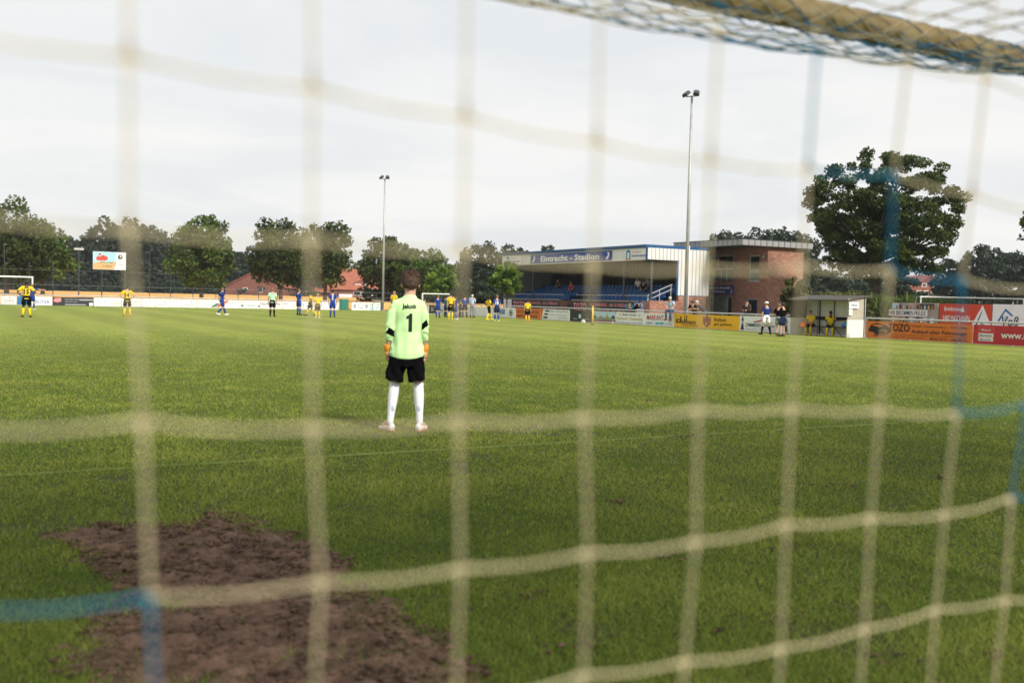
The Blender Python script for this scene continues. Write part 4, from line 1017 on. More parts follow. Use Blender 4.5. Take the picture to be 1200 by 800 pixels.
tree('left tree of the dark pair in front of the red barn', 329, 114, 254, 39, 342, LEAFD, 8500, .36, 14, TG)
tree('right tree of the dark pair, just left of the orange tiled farmhouse', 381, 118, 256, 33, 341, LEAFD, 7500, .36, 15, TG)
tree('dark spreading tree behind the left floodlight mast', 452, 126, 275, 34, 345, LEAFD, 6500, .38, 16, TG)
tree('tree right behind the head of the goalkeeper', 494, 122, 288, 38, 352, LEAFM, 6500, .38, 17, TG)
tree('dark tree above the portable goal, left of the grandstand', 562, 142, 283, 32, 352, LEAFB, 5200, .42, 18, TG)
tree('dark tree rising over the left end of the grandstand', 604, 150, 286, 30, 352, LEAFB, 5000, .42, 19, TG)
tree('small treetop peeping over the grandstand sign', 640, 150, 292, 26, 340, LEAFB, 3500, .42, 20, TG)
SG = 'young pale green trees near the corner'
tree('young bright green tree right of the head of the goalkeeper', 517, 100, 311, 20, 349, LEAFY, 2600, .30, 21, SG, 'sapling', .07)
tree('young pale green tree at the left end of the grandstand', 594, 83, 305, 20, 349, LEAFY, 2600, .30, 22, SG, 'sapling', .07)
CG = 'trees behind the clubhouse'
for i, (px, yt, hw, lb) in enumerate([(852, 270, 32, 'treetop behind the left part of the clubhouse roof'), (880, 268, 32, 'treetop behind the middle of the clubhouse roof'), (908, 265, 32, 'taller treetop behind the right part of the clubhouse roof'), (936, 271, 28, 'treetop at the right end of the clubhouse, left of the large tree')]):
    tree(lb, px, 128, yt, hw, 345, LEAFB, 6500, .36, 30+i, CG, ncl=64)
tree('large spreading tree with airy crown behind the dugout', 1031, 63, 178, 88, 330, LEAFD, 56000, .17, 45, None, r=.34, lean=(-.5, 0), limbs=16, shell=.88, ncl=330, sq=.95, clump=.54)
WG = 'hazy trees beyond the right-hand fence'
for i, (px, Y, yt, hw, lb) in enumerate([(962, 150, 314, 34, 'low hazy tree left of the large tree trunk'), (1000, 160, 320, 34, 'low hazy tree behind the large tree trunk'), (1046, 150, 318, 26, 'hazy bush-like tree left of the brick gable'),
        (1122, 150, 302, 30, 'hazy tree just right of the brick gable'), (1150, 146, 284, 28, 'tallest of the hazy trees right of the brick gable'), (1184, 150, 291, 28, 'hazy tree above the white roof-outline board'), (1216, 146, 296, 30, 'hazy tree at the right photo edge')]):
    tree(lb, px, Y, yt, hw, 356, LEAFB, 5500, .40, 60+i, WG)
tree('near tree with drooping twigs entering at the right photo edge', 1262, 47, 236, 60, 296, LEAFD, 5200, .22, 71, None, r=.2, shell=.9, ncl=60)
tree('leafy climbing shrub at the lower right corner of the clubhouse', 932, 60, 322, 17, 372, LEAFO, 2600, .20, 72, None, 'tall_shrub', .06)
for i, (u_, v_, hh, rr_, lb) in enumerate([(-2.0, -9.4, 15.2, 4.2, 'tall shade tree added unseen behind the near goal, first from the left'), (4.6, -10.0, 15.6, 4.6, 'tall shade tree added unseen behind the near goal, middle of three'), (11.0, -9.4, 15.4, 4.6, 'tall shade tree added unseen behind the near goal, first from the right')]):  # added out of view; crowns kept high to shade the turf, not the net
    t = thing('broadleaf_tree', lb, 'tree', (u_, v_, 0), 0, 'added shade trees out of view behind the near goal')
    cc = (0, 0, hh-1.7)
    link('crown', crown_mesh('crown', cc, (rr_, rr_*.70, 1.8), 2500, .28, 200+i, 60, .84, .9, .95), LEAFD, t)
    trunk_mb(hh*.68, .20, cc, (rr_, rr_*.7, 2.2), 210+i).build('trunk', BARK, t, True)
# hedge behind the dugout, corn behind the fence
def leafbox(name, label, cat, x0, y0, z0, x1, y1, z1, n, leaf, m, seed, part='foliage', upright=False):
    rng = np.random.default_rng(seed)
    t = thing(name, label, cat, ((x0+x1)/2, (y0+y1)/2, 0))
    P = rng.uniform(0, 1, (n, 3)); P = np.array([x0-(x0+x1)/2, y0-(y0+y1)/2, z0])+P*np.array([x1-x0, y1-y0, z1-z0])
    P[:, 2] += (fbm(P[:, 0]+x0, P[:, 1]+y0, 1.1, 3, seed)-.5)*.5
    nn = rng.normal(size=(n, 3)); nn /= np.linalg.norm(nn, axis=1)[:, None]
    if upright: nn[:, 2] *= .2
    tt = rng.normal(size=(n, 3)); 
    if upright: tt = np.array([0, 0, 1.0]) + .45*tt
    tt -= nn*(tt*nn).sum(1)[:, None]; tt /= np.linalg.norm(tt, axis=1)[:, None]; b = np.cross(nn, tt)
    s = leaf*rng.uniform(.6, 1.3, n)[:, None]; wd_ = .14 if upright else .4
    V = np.stack([P-tt*s*.6, P+b*s*wd_, P+tt*s*.6, P-b*s*wd_], 1).reshape(-1, 3)
    link(part, npmesh(part, V, np.arange(4*n).reshape(-1, 4), np.clip(rng.normal(.45, .22, n), 0, 1)), m, t)
    s_ = MB()
    for i in range(8):
        y = (y1-y0)*(i+.5)/8-(y1-y0)/2
        s_.tube([(0, y, 0), (rng.uniform(-.1, .1), y, z1*.8)], [.03, .012], 5)
    s_.build('stems', BARK, t)
leafbox('hedge', 'clipped olive green hedge behind the dugout roof', 'hedge', 39.6, onu(1013, 40).y, .1, 41.0, 39.5, 2.25, 7000, .16, LEAFO, 81)
ca, cb_ = onu(1021, 44).y, onu(1046, 44).y
leafbox('corn_patch', 'strip of green corn between the dugout and the portrait board', 'corn', 43.0, cb_-3, 0, 46.0, ca+2, 1.95, 5000, .55, LEAFM, 82, 'foliage', True)
# the wood far behind the wheat: one mass
def wood():
    Vs, Fs, Rs = [], [], []; o = 0; k = 0
    prof = [(-60, 262), (-20, 268), (15, 276), (45, 279), (78, 273), (105, 272), (128, 262), (150, 258), (172, 262), (193, 270), (215, 282), (240, 288), (265, 292), (285, 296), (303, 300), (325, 306), (350, 312), (410, 322), (440, 326), (480, 328), (530, 318), (560, 312)]
    rng = np.random.default_rng(3)
    for px, yt in prof:
        for rep in range(3):
            Y = 250+rep*7+rng.uniform(-4, 4); qx = px+rng.uniform(-9, 9)
            p = atd(qx, 345, Y); top = zat(qx, yt+rep*-2+rng.uniform(-3, 5)+ (7 if rep == 0 else 0), Y); 
            me = crown_mesh('w', (p.x, p.y, top*.52), (rng.uniform(5.0, 7.5), 5.5, top*.52), 1500, .95, 100+k, 34); k += 1
            n = len(me.vertices); a = np.empty(n*3, np.float32); me.vertices.foreach_get('co', a)
            r = np.empty(len(me.polygons), np.float32); me.attributes['rnd'].data.foreach_get('value', r)
            Vs.append(a.reshape(-1, 3)); Fs.append(np.arange(n).reshape(-1, 4)+o); Rs.append(r*.8); o += n
            bpy.data.meshes.remove(me)
    low = [(px, 255, 7.0, 8.5) for px in range(-70, 330, 13)] + [(px, 246, 5, 7.5) for px in range(-66, 330, 17)]
    low += [(px, 135, 4.2, 4.0) for px in range(448, 720, 12)] + [(px, 150, 5.5, 4.5) for px in range(925, 1300, 13)]
    for px, Y, hh, rx in low:
        qx = px+rng.uniform(-4, 4); p = atd(qx, 345, Y+rng.uniform(-5, 5)); hh *= rng.uniform(.75, 1.15)
        me = crown_mesh('w', (p.x, p.y, hh*.40), (rx, rx*.8, hh*.62), 900, .62 if Y > 200 else .42, 300+k, 24); k += 1
        n = len(me.vertices); a = np.empty(n*3, np.float32); me.vertices.foreach_get('co', a)
        r = np.empty(len(me.polygons), np.float32); me.attributes['rnd'].data.foreach_get('value', r)
        Vs.append(a.reshape(-1, 3)); Fs.append(np.arange(n).reshape(-1, 4)+o); Rs.append(r*.8); o += n
        bpy.data.meshes.remove(me)
    ob = link('far_wood', npmesh('far_wood', np.concatenate(Vs), np.concatenate(Fs), np.concatenate(Rs)), LEAFB)
    finish(ob, kind='stuff')
wood()

# ------------------------------------------------------------------ people
SKIN = mat('skin', (.50,.30,.21), .55, .06, 8, spec=.3)
SKIND = mat('dark_skin', (.09,.05,.035), .55, .06, 8, spec=.3)
HAIRS = {'brown': mat('brown_hair', (.075,.043,.024), .6, .35, 30, bump=.5, bscale=60), 'dark': mat('dark_hair', (.015,.012,.010), .6, .2, 20), 'blond': mat('blond_hair', (.36,.23,.10), .6, .2, 20), 'ginger': mat('light_brown_hair', (.20,.10,.05), .6, .2, 20), 'grey': mat('grey_hair', (.5,.5,.48), .6, .1, 20)}
CL_ = {}
def cloth(name, col): 
    CL_[name] = mat(name+'_cloth', col, .9, .10, 5, spec=.06, bump=.25, bscale=14); return CL_[name]
YEL = cloth('yellow', (.72,.52,.02)); BLU = cloth('royal_blue', (.018,.052,.26)); BLK = cloth('black', (.0035,.0035,.004)); MINT = cloth('mint', (.42,.72,.50))
NAVY = cloth('navy', (.018,.026,.065)); WHT = cloth('white', (.76,.76,.78)); GRY = cloth('grey', (.22,.23,.25)); LBL = cloth('light_blue', (.40,.50,.68)); DEN = cloth('denim', (.05,.08,.16))
TEAL = cloth('teal', (.01,.12,.17)); ORG = cloth('orange', (.85,.16,.01)); BRN = cloth('dark_brown', (.06,.045,.04)); WSH = mat('white_shoe', (.72,.70,.68), .4, .05); BSH = mat('black_shoe', (.015,.015,.016), .4, .1); OSH = mat('orange_shoe', (.75,.16,.06), .4, .05); YSH = mat('yellow_shoe', (.72,.60,.03), .4, .05)
PENDING = []
BASE = dict(pel=(0,0,.93), wai=(0,0,1.09), che=(0,.005,1.28), ch2=(0,-.005,1.40), nk=(0,.01,1.50), hd=(0,.03,1.60), ht=(0,.03,1.70),
            sl=(-.175,-.01,1.41), el=(-.235,-.03,1.14), wl=(-.25,.04,.90), hl=(-.245,.07,.75), sr=(.175,-.01,1.41), er=(.235,-.03,1.14), wr=(.25,.04,.90), hr=(.245,.07,.75),
            pl=(-.095,0,.90), kl=(-.11,.02,.49), al=(-.12,-.01,.085), tl=(-.15,.15,.04), pr=(.095,0,.90), kr=(.11,.02,.49), ar=(.12,-.01,.085), tr=(.15,.15,.04))
POSES = {
 'stand': {},
 'hips': dict(el=(-.40,-.10,1.20), wl=(-.22,-.02,1.02), hl=(-.15,.06,.99), er=(.40,-.10,1.20), wr=(.22,-.02,1.02), hr=(.15,.06,.99), kl=(-.13,.02,.49), al=(-.16,-.01,.085), tl=(-.2,.14,.04), kr=(.13,.02,.49), ar=(.16,-.01,.085), tr=(.2,.14,.04)),
 'walk': dict(kl=(-.10,.16,.50), al=(-.10,.26,.10), tl=(-.12,.42,.06), kr=(.10,-.02,.48), ar=(.10,-.32,.16), tr=(.12,-.20,.05), el=(-.22,-.16,1.15), wl=(-.23,-.08,.92), hl=(-.22,-.03,.79), er=(.22,.06,1.13), wr=(.22,.22,.96), hr=(.20,.30,.85)),
 'stride': dict(kl=(-.14,.20,.52), al=(-.2,.34,.12), tl=(-.24,.50,.06), kr=(.14,-.06,.50), ar=(.24,-.30,.12), tr=(.26,-.16,.05), el=(-.30,-.14,1.18), wl=(-.30,.06,1.04), hl=(-.28,.15,1.02), er=(.30,.0,1.15), wr=(.28,.2,1.1), hr=(.26,.28,1.12)),
 'hold': dict(er=(.26,.02,1.13), wr=(.12,.22,1.12), hr=(.05,.28,1.14), el=(-.26,.02,1.13), wl=(-.12,.22,1.12), hl=(-.05,.28,1.14)),
 'point': dict(er=(.42,.10,1.38), wr=(.66,.18,1.36), hr=(.82,.22,1.36)),
 'wide': dict(kl=(-.17,.03,.50), al=(-.25,-.01,.085), tl=(-.30,.13,.04), kr=(.17,.03,.50), ar=(.25,-.01,.085), tr=(.30,.13,.04), er=(.24,.06,1.13), wr=(.12,.25,1.10), hr=(.06,.3,1.13)),
 'bend': dict(wai=(0,.10,1.05), che=(0,.26,1.16), ch2=(0,.36,1.22), nk=(0,.46,1.27), hd=(0,.55,1.33), ht=(0,.62,1.40), sl=(-.175,.36,1.22), el=(-.22,.44,.98), wl=(-.18,.52,.76), hl=(-.16,.54,.64), sr=(.175,.36,1.22), er=(.22,.44,.98), wr=(.18,.52,.76), hr=(.16,.54,.64)),
 'lean': dict(pel=(0,-.28,.93), pl=(-.095,-.28,.90), pr=(.095,-.28,.90), wai=(0,-.16,1.07), che=(0,0,1.22), ch2=(0,.09,1.31), nk=(0,.15,1.39), hd=(0,.21,1.47), ht=(0,.23,1.57), sl=(-.175,.08,1.31), el=(-.26,.16,1.12), wl=(-.08,.30,1.13), hl=(.02,.32,1.14), sr=(.175,.08,1.31), er=(.26,.16,1.12), wr=(.10,.32,1.14), hr=(0,.34,1.15), kl=(-.11,-.16,.48), kr=(.11,-.2,.48), al=(-.12,-.3,.085), tl=(-.14,-.14,.04), ar=(.12,-.36,.085), tr=(.14,-.2,.04)),
}
def sit(seat=.46, feet=0.0):
    d = {}
    dz = .93-(seat+.09)
    for k in ('pel','wai','che','ch2','nk','hd','ht','sl','sr','el','er','pl','pr'): 
        b = BASE[k]; f = max(0, (b[2]-.93))*.32
        d[k] = (b[0], b[1]+f, b[2]-dz)
    for s, q in ((-1, 'l'), (1, 'r')):
        d['k'+q] = (s*.15, .44, seat+.05); d['a'+q] = (s*.14, .40, .085+feet); d['t'+q] = (s*.17, .56, .04+feet)
        d['e'+q] = (s*.25, .16, 1.20-dz); d['w'+q] = (s*.12, .36, seat+.17); d['h'+q] = (s*.05, .42, seat+.14)
    return d
def lp(a, b, f): return tuple(a[i]+(b[i]-a[i])*f for i in range(3))
def body_obj(J, S, skin, parent, thick=1.0, rad=None):
    bm = bmesh.new(); sk = bm.verts.layers.skin.verify(); V = {}
    r = dict(pel=.115, wai=.105, che=.125, ch2=.085, nk=.052, hd=.088, ht=.062, sl=.058, el=.042, wl=.030, hl=.022, sr=.058, er=.042, wr=.030, hr=.022, pl=.085, kl=.056, al=.038, tl=.028, pr=.085, kr=.056, ar=.038, tr=.028)
    r.update(pm=.037, pm2=.037, hel=.045, her=.045)
    if rad: r.update(rad)
    K = dict(J); K['jaw'] = tuple(Vector(J['nk']).lerp(Vector(J['hd']), .62)+Vector((0, .012, 0))); r['jaw'] = .066
    K['xl'] = lp(J['wl'], J['hl'], .42); K['xr'] = lp(J['wr'], J['hr'], .42); r['xl'] = r['xr'] = .038
    K['cl'] = lp(J['kl'], J['al'], .30); K['cr'] = lp(J['kr'], J['ar'], .30); r['cl'] = r['cr'] = .058
    for k, p in K.items():
        v = bm.verts.new(Vector(p)*S); V[k] = v; q = r[k]*S*thick; v[sk].radius = (q, q)
    V['pel'][sk].use_root = True
    for a, b in (('pel','wai'),('wai','che'),('che','ch2'),('ch2','nk'),('nk','jaw'),('jaw','hd'),('hd','ht'),('ch2','sl'),('sl','el'),('el','wl'),('wl','xl'),('xl','hl'),('ch2','sr'),('sr','er'),('er','wr'),('wr','xr'),('xr','hr'),
                 ('pel','pl'),('pl','kl'),('kl','cl'),('cl','al'),('al','tl'),('pel','pr'),('pr','kr'),('kr','cr'),('cr','ar'),('ar','tr')):
        bm.edges.new((V[a], V[b]))
    me = bpy.data.meshes.new('body'); bm.to_mesh(me); bm.free()
    o = link('body', me, skin, parent)
    o.modifiers.new('skin', 'SKIN').use_smooth_shade = True
    o.modifiers.new('sub', 'SUBSURF').levels = 1; o.modifiers['sub'].render_levels = 1
    PENDING.append(o)
    return o
def person(label, loc, face, height, pose, shirt, shorts, socks, shoes, hair='brown', skin=SKIN, sleeve=.55, longpants=False, longsleeve=False, number=None, nm=None, cap=None, thick=1.0, group=None, jacket=None, over=None):
    """face: direction looked at, as an angle from +Y towards +X"""
    S = height/1.75
    J = dict(BASE); J.update(POSES[pose] if isinstance(pose, str) else pose)
    if over: J.update(over)
    t = thing('person', label, 'person', loc, -face, group)
    body_obj(J, S, skin, t, thick)
    v = lambda k: Vector(J[k])*S
    # shirt: rings follow the spine, sleeves follow the arms
    m = MB(); T = thick
    up = (v('ch2')-v('pel')).normalized()
    fr = [(-.13, .158, .118), (0, .152, .112), (.35, .148, .108), (.68, .178, .118), (.90, .172, .102), (1.0, .115, .080)]
    pts, rr = [], []
    chain = [('pel', 0), ('wai', .35), ('che', .72), ('ch2', 1.0)]
    def spine(f):
        if f <= 0: return v('pel')+up*(f*.47*S)
        for (a, fa), (b, fb) in zip(chain, chain[1:]):
            if f <= fb: return v(a).lerp(v(b), (f-fa)/(fb-fa))
        return v('ch2')
    sh = (v('sr')-v('sl')).normalized()
    rings = []
    for f, rx, ry in fr: rings.append((spine(f), rx*S*T, ry*S*T))
    rings.append((v('ch2').lerp(v('nk'), .55), .062*S, .060*S))
    n = 14
    for c, rx, ry in rings:
        fwd = up.cross(sh).normalized()
        for k in range(n):
            a = 2*math.pi*k/n; m.v.append(tuple(c + sh*(rx*math.cos(a)) + fwd*(ry*math.sin(a))))
    for i in range(len(rings)-1):
        for k in range(n):
            k2 = (k+1) % n; m.f.append((i*n+k, i*n+k2, (i+1)*n+k2, (i+1)*n+k))
    for q in 'lr':
        a, b, c = v('s'+q), v('e'+q), v('w'+q)
        inn = v('ch2').lerp(a, .45)
        if longsleeve: m.tube([inn, a, a.lerp(b, .5), b, b.lerp(c, .9)], [.078*S, .074*S*T, .062*S*T, .055*S*T, .042*S], 10)
        else: m.tube([inn, a, a.lerp(b, sleeve), a.lerp(b, sleeve+.16)], [.078*S, .076*S*T, .068*S*T, .070*S*T], 10)
    m.build('jacket' if longsleeve else 'shirt', shirt, t, True)
    # shorts or trousers
    m = MB(); b = v('pel')
    ww = []
    for dz, rx, ry in ((.10, .150, .110), (.0, .160, .115), (-.09, .158, .112)): ww.append((b.x, b.y, b.z+dz*S, rx*S*T, ry*S*T))
    m.rings(ww, 14)
    for q in 'lr':
        h, k, a = v('p'+q), v('k'+q), v('a'+q)
        if longpants: m.tube([h, h.lerp(k, .5), k, k.lerp(a, .5), k.lerp(a, .95)], [.098*S*T, .088*S*T, .070*S*T, .062*S, .058*S], 10)
        else: m.tube([h+Vector((0, 0, .02*S)), h.lerp(k, .4), h.lerp(k, .78)], [.098*S*T, .100*S*T, .104*S*T], 10)
    m.build('trousers' if longpants else 'shorts', shorts, t, True)
    for q in 'lr':
        k, a, o = v('k'+q), v('a'+q), v('t'+q)
        if socks is not None and not longpants:
            MB().tube([k.lerp(a, .14), k.lerp(a, .35), k.lerp(a, .7), a+Vector((0, 0, -.01*S))], [.064*S, .066*S, .052*S, .046*S], 10).build('sock', socks, t, True)
        d = (o-a); d.z = 0; d = d.normalized() if d.length > 1e-5 else Vector((0, 1, 0))
        base = min(a.z, o.z)-.02*S
        MB().tube([a-d*.075*S+Vector((0,0,-.045*S)), a-d*.03*S+Vector((0,0,-.038*S)), a.lerp(o, .5)+Vector((0,0,-.014*S)), o+d*.03*S+Vector((0,0,-.002)), o+d*.075*S+Vector((0,0,-.006*S))], [.030*S, .048*S, .048*S, .042*S, .018*S], 10).build('shoe', shoes, t, True)
    # hair, ears, face
    c = v('hd')+Vector((0, 0, .02*S)); ax = (v('ht')-v('hd')).normalized()
    hm = MB(); hm.ell((0, -.016*S, .026*S), (.094*S, .098*S, .098*S), 12, 8)
    ho = hm.build('hair', HAIRS[hair], t, True); ho.location = c
    if cap is not None:
        cm = MB(); cm.ell((0, -.005*S, .045*S), (.102*S, .108*S, .085*S), 12, 8); co = cm.build('cap', cap, t, True); co.location = c
        MB().prism([(-.075*S, 0), (.075*S, 0), (.075*S, .012*S), (-.075*S, .012*S)], .07*S, .19*S).build('brim', cap, co).location = (0, 0, .035*S)
    for s in (-1, 1):
        MB().ell((0, 0, 0), (.006*S, .006*S, .006*S), 6, 4).build('eye', BLACK, t).location = v('hd')+Vector((s*.032*S, .086*S, 0))
    MB().tube([v('hd')+Vector((0, .085*S, .012*S)), v('hd')+Vector((0, .108*S, -.022*S))], [.008*S, .014*S], 6).build('nose', skin, t, True)
    if number:
        o = lettering(number, 0, 0, 0, .24*S, nm or BLACK, t, (.10 if len(number) == 1 else .22)*S, .03, name='shirt_number')
        cc = spine(.60); o.location = cc - up.cross(sh).normalized()*(-1)*0 + Vector((0, -.126*S*T, 0))
    return t

CAMF = YAW
def ang(px): return YAW+math.atan((px-600)/FPX)          # direction from the camera to that column: facing away
def at_feet(px, py): return gp(px, py)
YG, BG, SPG = 'players in yellow shirts', 'players in blue shirts', 'spectators and staff beside the pitch'
def hgt(px, ytop, ybot):
    p = gp(px, ybot); Y = (M3.inverted() @ (p-Vector((0,0,CAMH)))).z*-1
    return max(1.45, min(1.9, zat(px, ytop, Y)+.02)), p
def pl_(label, px, ytop, ybot, turn, pose, *a, **k):
    h, p = hgt(px, ytop, ybot)
    return person(label, (p.x, p.y, 0), ang(px)+R(turn), h, pose, *a, **k)
pl_('dark-haired player number 15 in yellow, hands on hips by the far goal', 31, 329, 371.5, 0, 'hips', YEL, BLK, YEL, BSH, 'dark', SKIND, number='15', group=YG)
pl_('blue player with raised arm half hidden behind yellow number 15', 37.5, 333, 363, 20, 'point', BLU, BLU, BLU, WSH, 'ginger', group=BG)
pl_('player number 14 in yellow, hands on hips and orange boots, below the billboard', 149, 335, 370.5, 0, 'hips', YEL, BLK, YEL, OSH, 'dark', number='14', group=YG)
pl_('blue player walking alone with white boots, left of the referee', 260, 337, 369.5, 70, 'walk', BLU, BLU, BLU, WSH, 'ginger', group=BG)
pl_('referee in mint shirt with black shorts and socks', 319, 338, 371, 10, 'stand', MINT, BLK, BLK, BSH, 'ginger')
pl_('blue player with dark socks, first right of the referee', 350, 338, 369, 50, 'hold', BLU, BLU, BLU, BSH, 'ginger', group=BG)
pl_('yellow player walking in black shorts beside a blond yellow player', 364, 342, 370, -70, 'walk', YEL, BLK, YEL, BSH, 'dark', SKIND, group=YG)
pl_('blond yellow player seen from behind among the small group', 372, 344, 372.5, 0, 'stand', YEL, BRN, YEL, WSH, 'blond', group=YG)
pl_('blue player number 5 seen from behind, right of the small group', 389.5, 340, 371.5, 0, 'stand', BLU, BLU, BLU, BSH, 'dark', number='5', nm=PRINTW, group=BG)
pl_('blond yellow player hidden behind the shoulder of the goalkeeper', 461.5, 341, 370.5, 30, 'stand', YEL, BLK, YEL, BSH, 'blond', group=YG)
pl_('blue player nearest the left post of the white goal behind the goalkeeper', 513, 346, 372, 10, 'stand', BLU, BLU, BLU, BSH, 'ginger', group=BG)
pl_('person in dark teal stooping behind the large yellow player', 522, 347, 371.5, 60, 'hold', TEAL, NAVY, NAVY, BSH, 'dark', group=SPG)
pl_('large yellow player with yellow socks in front of the crowd', 528, 343.5, 374.5, 10, 'stand', YEL, BLK, YEL, YSH, 'dark', group=YG)
pl_('blue player with white boots just behind the large yellow player', 533, 347, 374.5, 40, 'stand', BLU, BLU, BLU, WSH, 'dark', group=BG)
pl_('person in dark red and navy stooping in the crowd', 539, 347, 371.5, 60, 'bend', NAVY, NAVY, NAVY, BSH, 'dark', group=SPG)
pl_('blue player in black shorts in the middle of the crowd', 544.5, 346, 372, 0, 'hips', BLU, BLK, BLK, BSH, 'dark', group=BG)
pl_('grey haired spectator in pale shirt and beige trousers by the crowd', 553, 345, 372, 20, 'hold', LBL, GRY, None, BSH, 'grey', longpants=True, group=SPG)
pl_('yellow player running with yellow boots left of a blue player', 572.5, 347.5, 375, 60, 'stride', YEL, BLK, YEL, YSH, 'dark', SKIND, group=YG)
pl_('blue player with white number, right of the running yellow player', 582, 346, 376, 0, 'stand', BLU, NAVY, BLU, WSH, 'ginger', number='18', nm=PRINTW, group=BG)
pl_('yellow player with red boots standing in front of the orange board', 618, 351.5, 376.8, 10, 'stand', YEL, BLK, YEL, OSH, 'dark', group=YG)
# along the right-hand fence
def spec(label, px, u, face, h, pose, *a, z=0.0, **k):
    p = onu(px, u); return person(label, (p.x, p.y, z), R(face), h, pose, *a, group=SPG, **k)
spec('person in teal jacket bending over behind the rail', 737, 38.3, -160, 1.68, 'lean', TEAL, NAVY, None, BSH, 'dark', longpants=True, longsleeve=True)
spec('person in black jacket seen from behind at the rail beside the teal jacket', 746.5, 38.6, 150, 1.72, 'lean', BLK, BLK, None, BSH, 'dark', longpants=True, longsleeve=True)
sp_ = sit(.95, .42); 
spec('man in light blue shirt sitting on the rail with a leg over the board', 787, 37.40, -115, 1.75, sp_, LBL, DEN, None, BSH, 'grey', longpants=True)
spec('dark-haired man in black shirt leaning on the rail, left of the pair', 812.5, 38.3, -120, 1.76, 'lean', BLK, NAVY, None, BSH, 'dark', longpants=True)
spec('grey haired man in dark vest with pale sleeves leaning on the rail', 820.5, 38.1, -60, 1.80, 'lean', NAVY, DEN, None, BSH, 'grey', longpants=True, longsleeve=False)
spec('man in brown jacket standing behind the carpenter board', 875.5, 38.2, -100, 1.78, 'hold', BRN, BLK, None, BSH, 'dark', longpants=True, longsleeve=True)
pl_('man in navy shirt, white shorts and white cap in front of the carpenter board', 897.5, 353.5, 392, -25, 'wide', cloth('deep_blue', (.014,.035,.14)), WHT, BLK, BSH, 'ginger', cap=WHT, group=SPG)
pl_('dark-haired person in black top and navy shorts nearest the right lantern', 916.5, 355, 394, -50, 'hold', BLK, NAVY, None, BSH, 'dark', longsleeve=True, group=SPG)
pl_('person with orange markings on a black top beside the navy shorts', 912, 356, 392.5, 20, 'hold', BLK, GRY, None, BSH, 'ginger', group=SPG)
# substitutes in the dugout
def sub(label, f, face, hair, bib):
    p = Vector((FU-.3+DDp-.42, dv0-DL*f, 0)); return person(label, p, R(face), 1.62, sit(.46), YEL, BLK, YEL, YSH, hair, SKIN if hair == 'ginger' else SKIND, group='substitutes sitting in the dugout')
sub('substitute in yellow holding an orange bib, left seat of the dugout', .22, -105, 'ginger', True)
sub('dark-haired substitute in yellow bent forward, right seat of the dugout', .55, -125, 'dark', False)
p = Vector((FU-.3+DDp-.42-.42, dv0-DL*.22+.10, .64))
t = thing('training_bib', 'bright orange bib held by the left substitute', 'bib', p, R(-105))
m = MB(); m.v = [(-.22, -.1, -.02), (.22, -.1, .0), (.25, .2, .02), (-.2, .22, .04), (-.18, -.16, -.22), (.2, -.15, -.24)]; m.f = [(0,1,2,3), (4,5,1,0)]
o = m.build('fabric', ORG, t); md = o.modifiers.new('s', 'SOLIDIFY'); md.thickness = .03
# visitors in the stand and upstairs at the clubhouse
def stand_person(label, px, i, face, shirt, hair):
    z, y = tiers[i]; p = onu(px, SU+y+.28)
    return person(label, (p.x, p.y, z), R(face), 1.72, sit(.43), shirt, DEN, None, BSH, hair, longpants=True, group='visitors sitting in the grandstand')
stand_person('visitor in red and white sitting near the stair in the grandstand', 670, 2, -110, cloth('red', (.45,.03,.04)), 'ginger')
stand_person('visitor in dark clothes in the upper row left of the stair', 655, 3, -100, NAVY, 'dark')
stand_person('visitor in pale shirt in the upper row right of the stair', 748, 3, -110, SKIN and WHT, 'ginger')
stand_person('visitor in black in the third row at the right end of the grandstand', 754.5, 2, -120, BLK, 'ginger')
stand_person('visitor in grey in the upper row at the right end of the grandstand', 759, 3, -120, GRY, 'dark')
for px, lb in ((850.5, 'left of two people in blue looking out of the clubhouse balcony'), (855.5, 'right of two people in blue looking out of the clubhouse balcony')):
    p = onu(px, CU+.75); person(lb, (p.x, p.y, 2.9), R(-100), 1.72, 'hold', BLU, NAVY, None, BSH, 'dark', longpants=True, group='people on the clubhouse balcony')

# ------------------------------------------------------------------ the goalkeeper
kp = gp(474.5, 504.5); KF = ang(474.5)
KH = 1.745
gk = thing('person', 'goalkeeper in neon green shirt number 1 with black shorts, white socks and orange gloves', 'person', (kp.x, kp.y, 0), -KF)
KJ = dict(pel=(.005,0,.86), wai=(.005,.01,1.02), che=(.01,.01,1.22), ch2=(.015,0,1.385), nk=(.028,.0,1.475), hd=(.033,.025,1.610), ht=(.033,.022,1.672),
          sl=(-.128,-.005,1.372), el=(-.180,-.035,1.09), wl=(-.200,.02,.885), hl=(-.190,.05,.74), sr=(.158,-.005,1.372), er=(.184,-.03,1.09), wr=(.203,.03,.885), hr=(.196,.055,.74),
          pl=(-.088,0,.83), kl=(-.122,.02,.50), al=(-.163,-.02,.09), tl=(-.255,.11,.04), pr=(.098,0,.83), kr=(.138,.02,.50), ar=(.158,-.02,.09), tr=(.215,.13,.04))
kb = body_obj(KJ, 1.0, SKIN, gk, 1.0, dict(pel=.11, wai=.10, che=.115, ch2=.08, nk=.052, hd=.083, ht=.060, sl=.045, el=.036, wl=.026, hl=.012, sr=.045, er=.036, wr=.026, hr=.012, pl=.075, kl=.050, al=.036, pr=.075, kr=.050, ar=.036))
for q in ('sub',): kb.modifiers[q].levels = 2; kb.modifiers[q].render_levels = 2
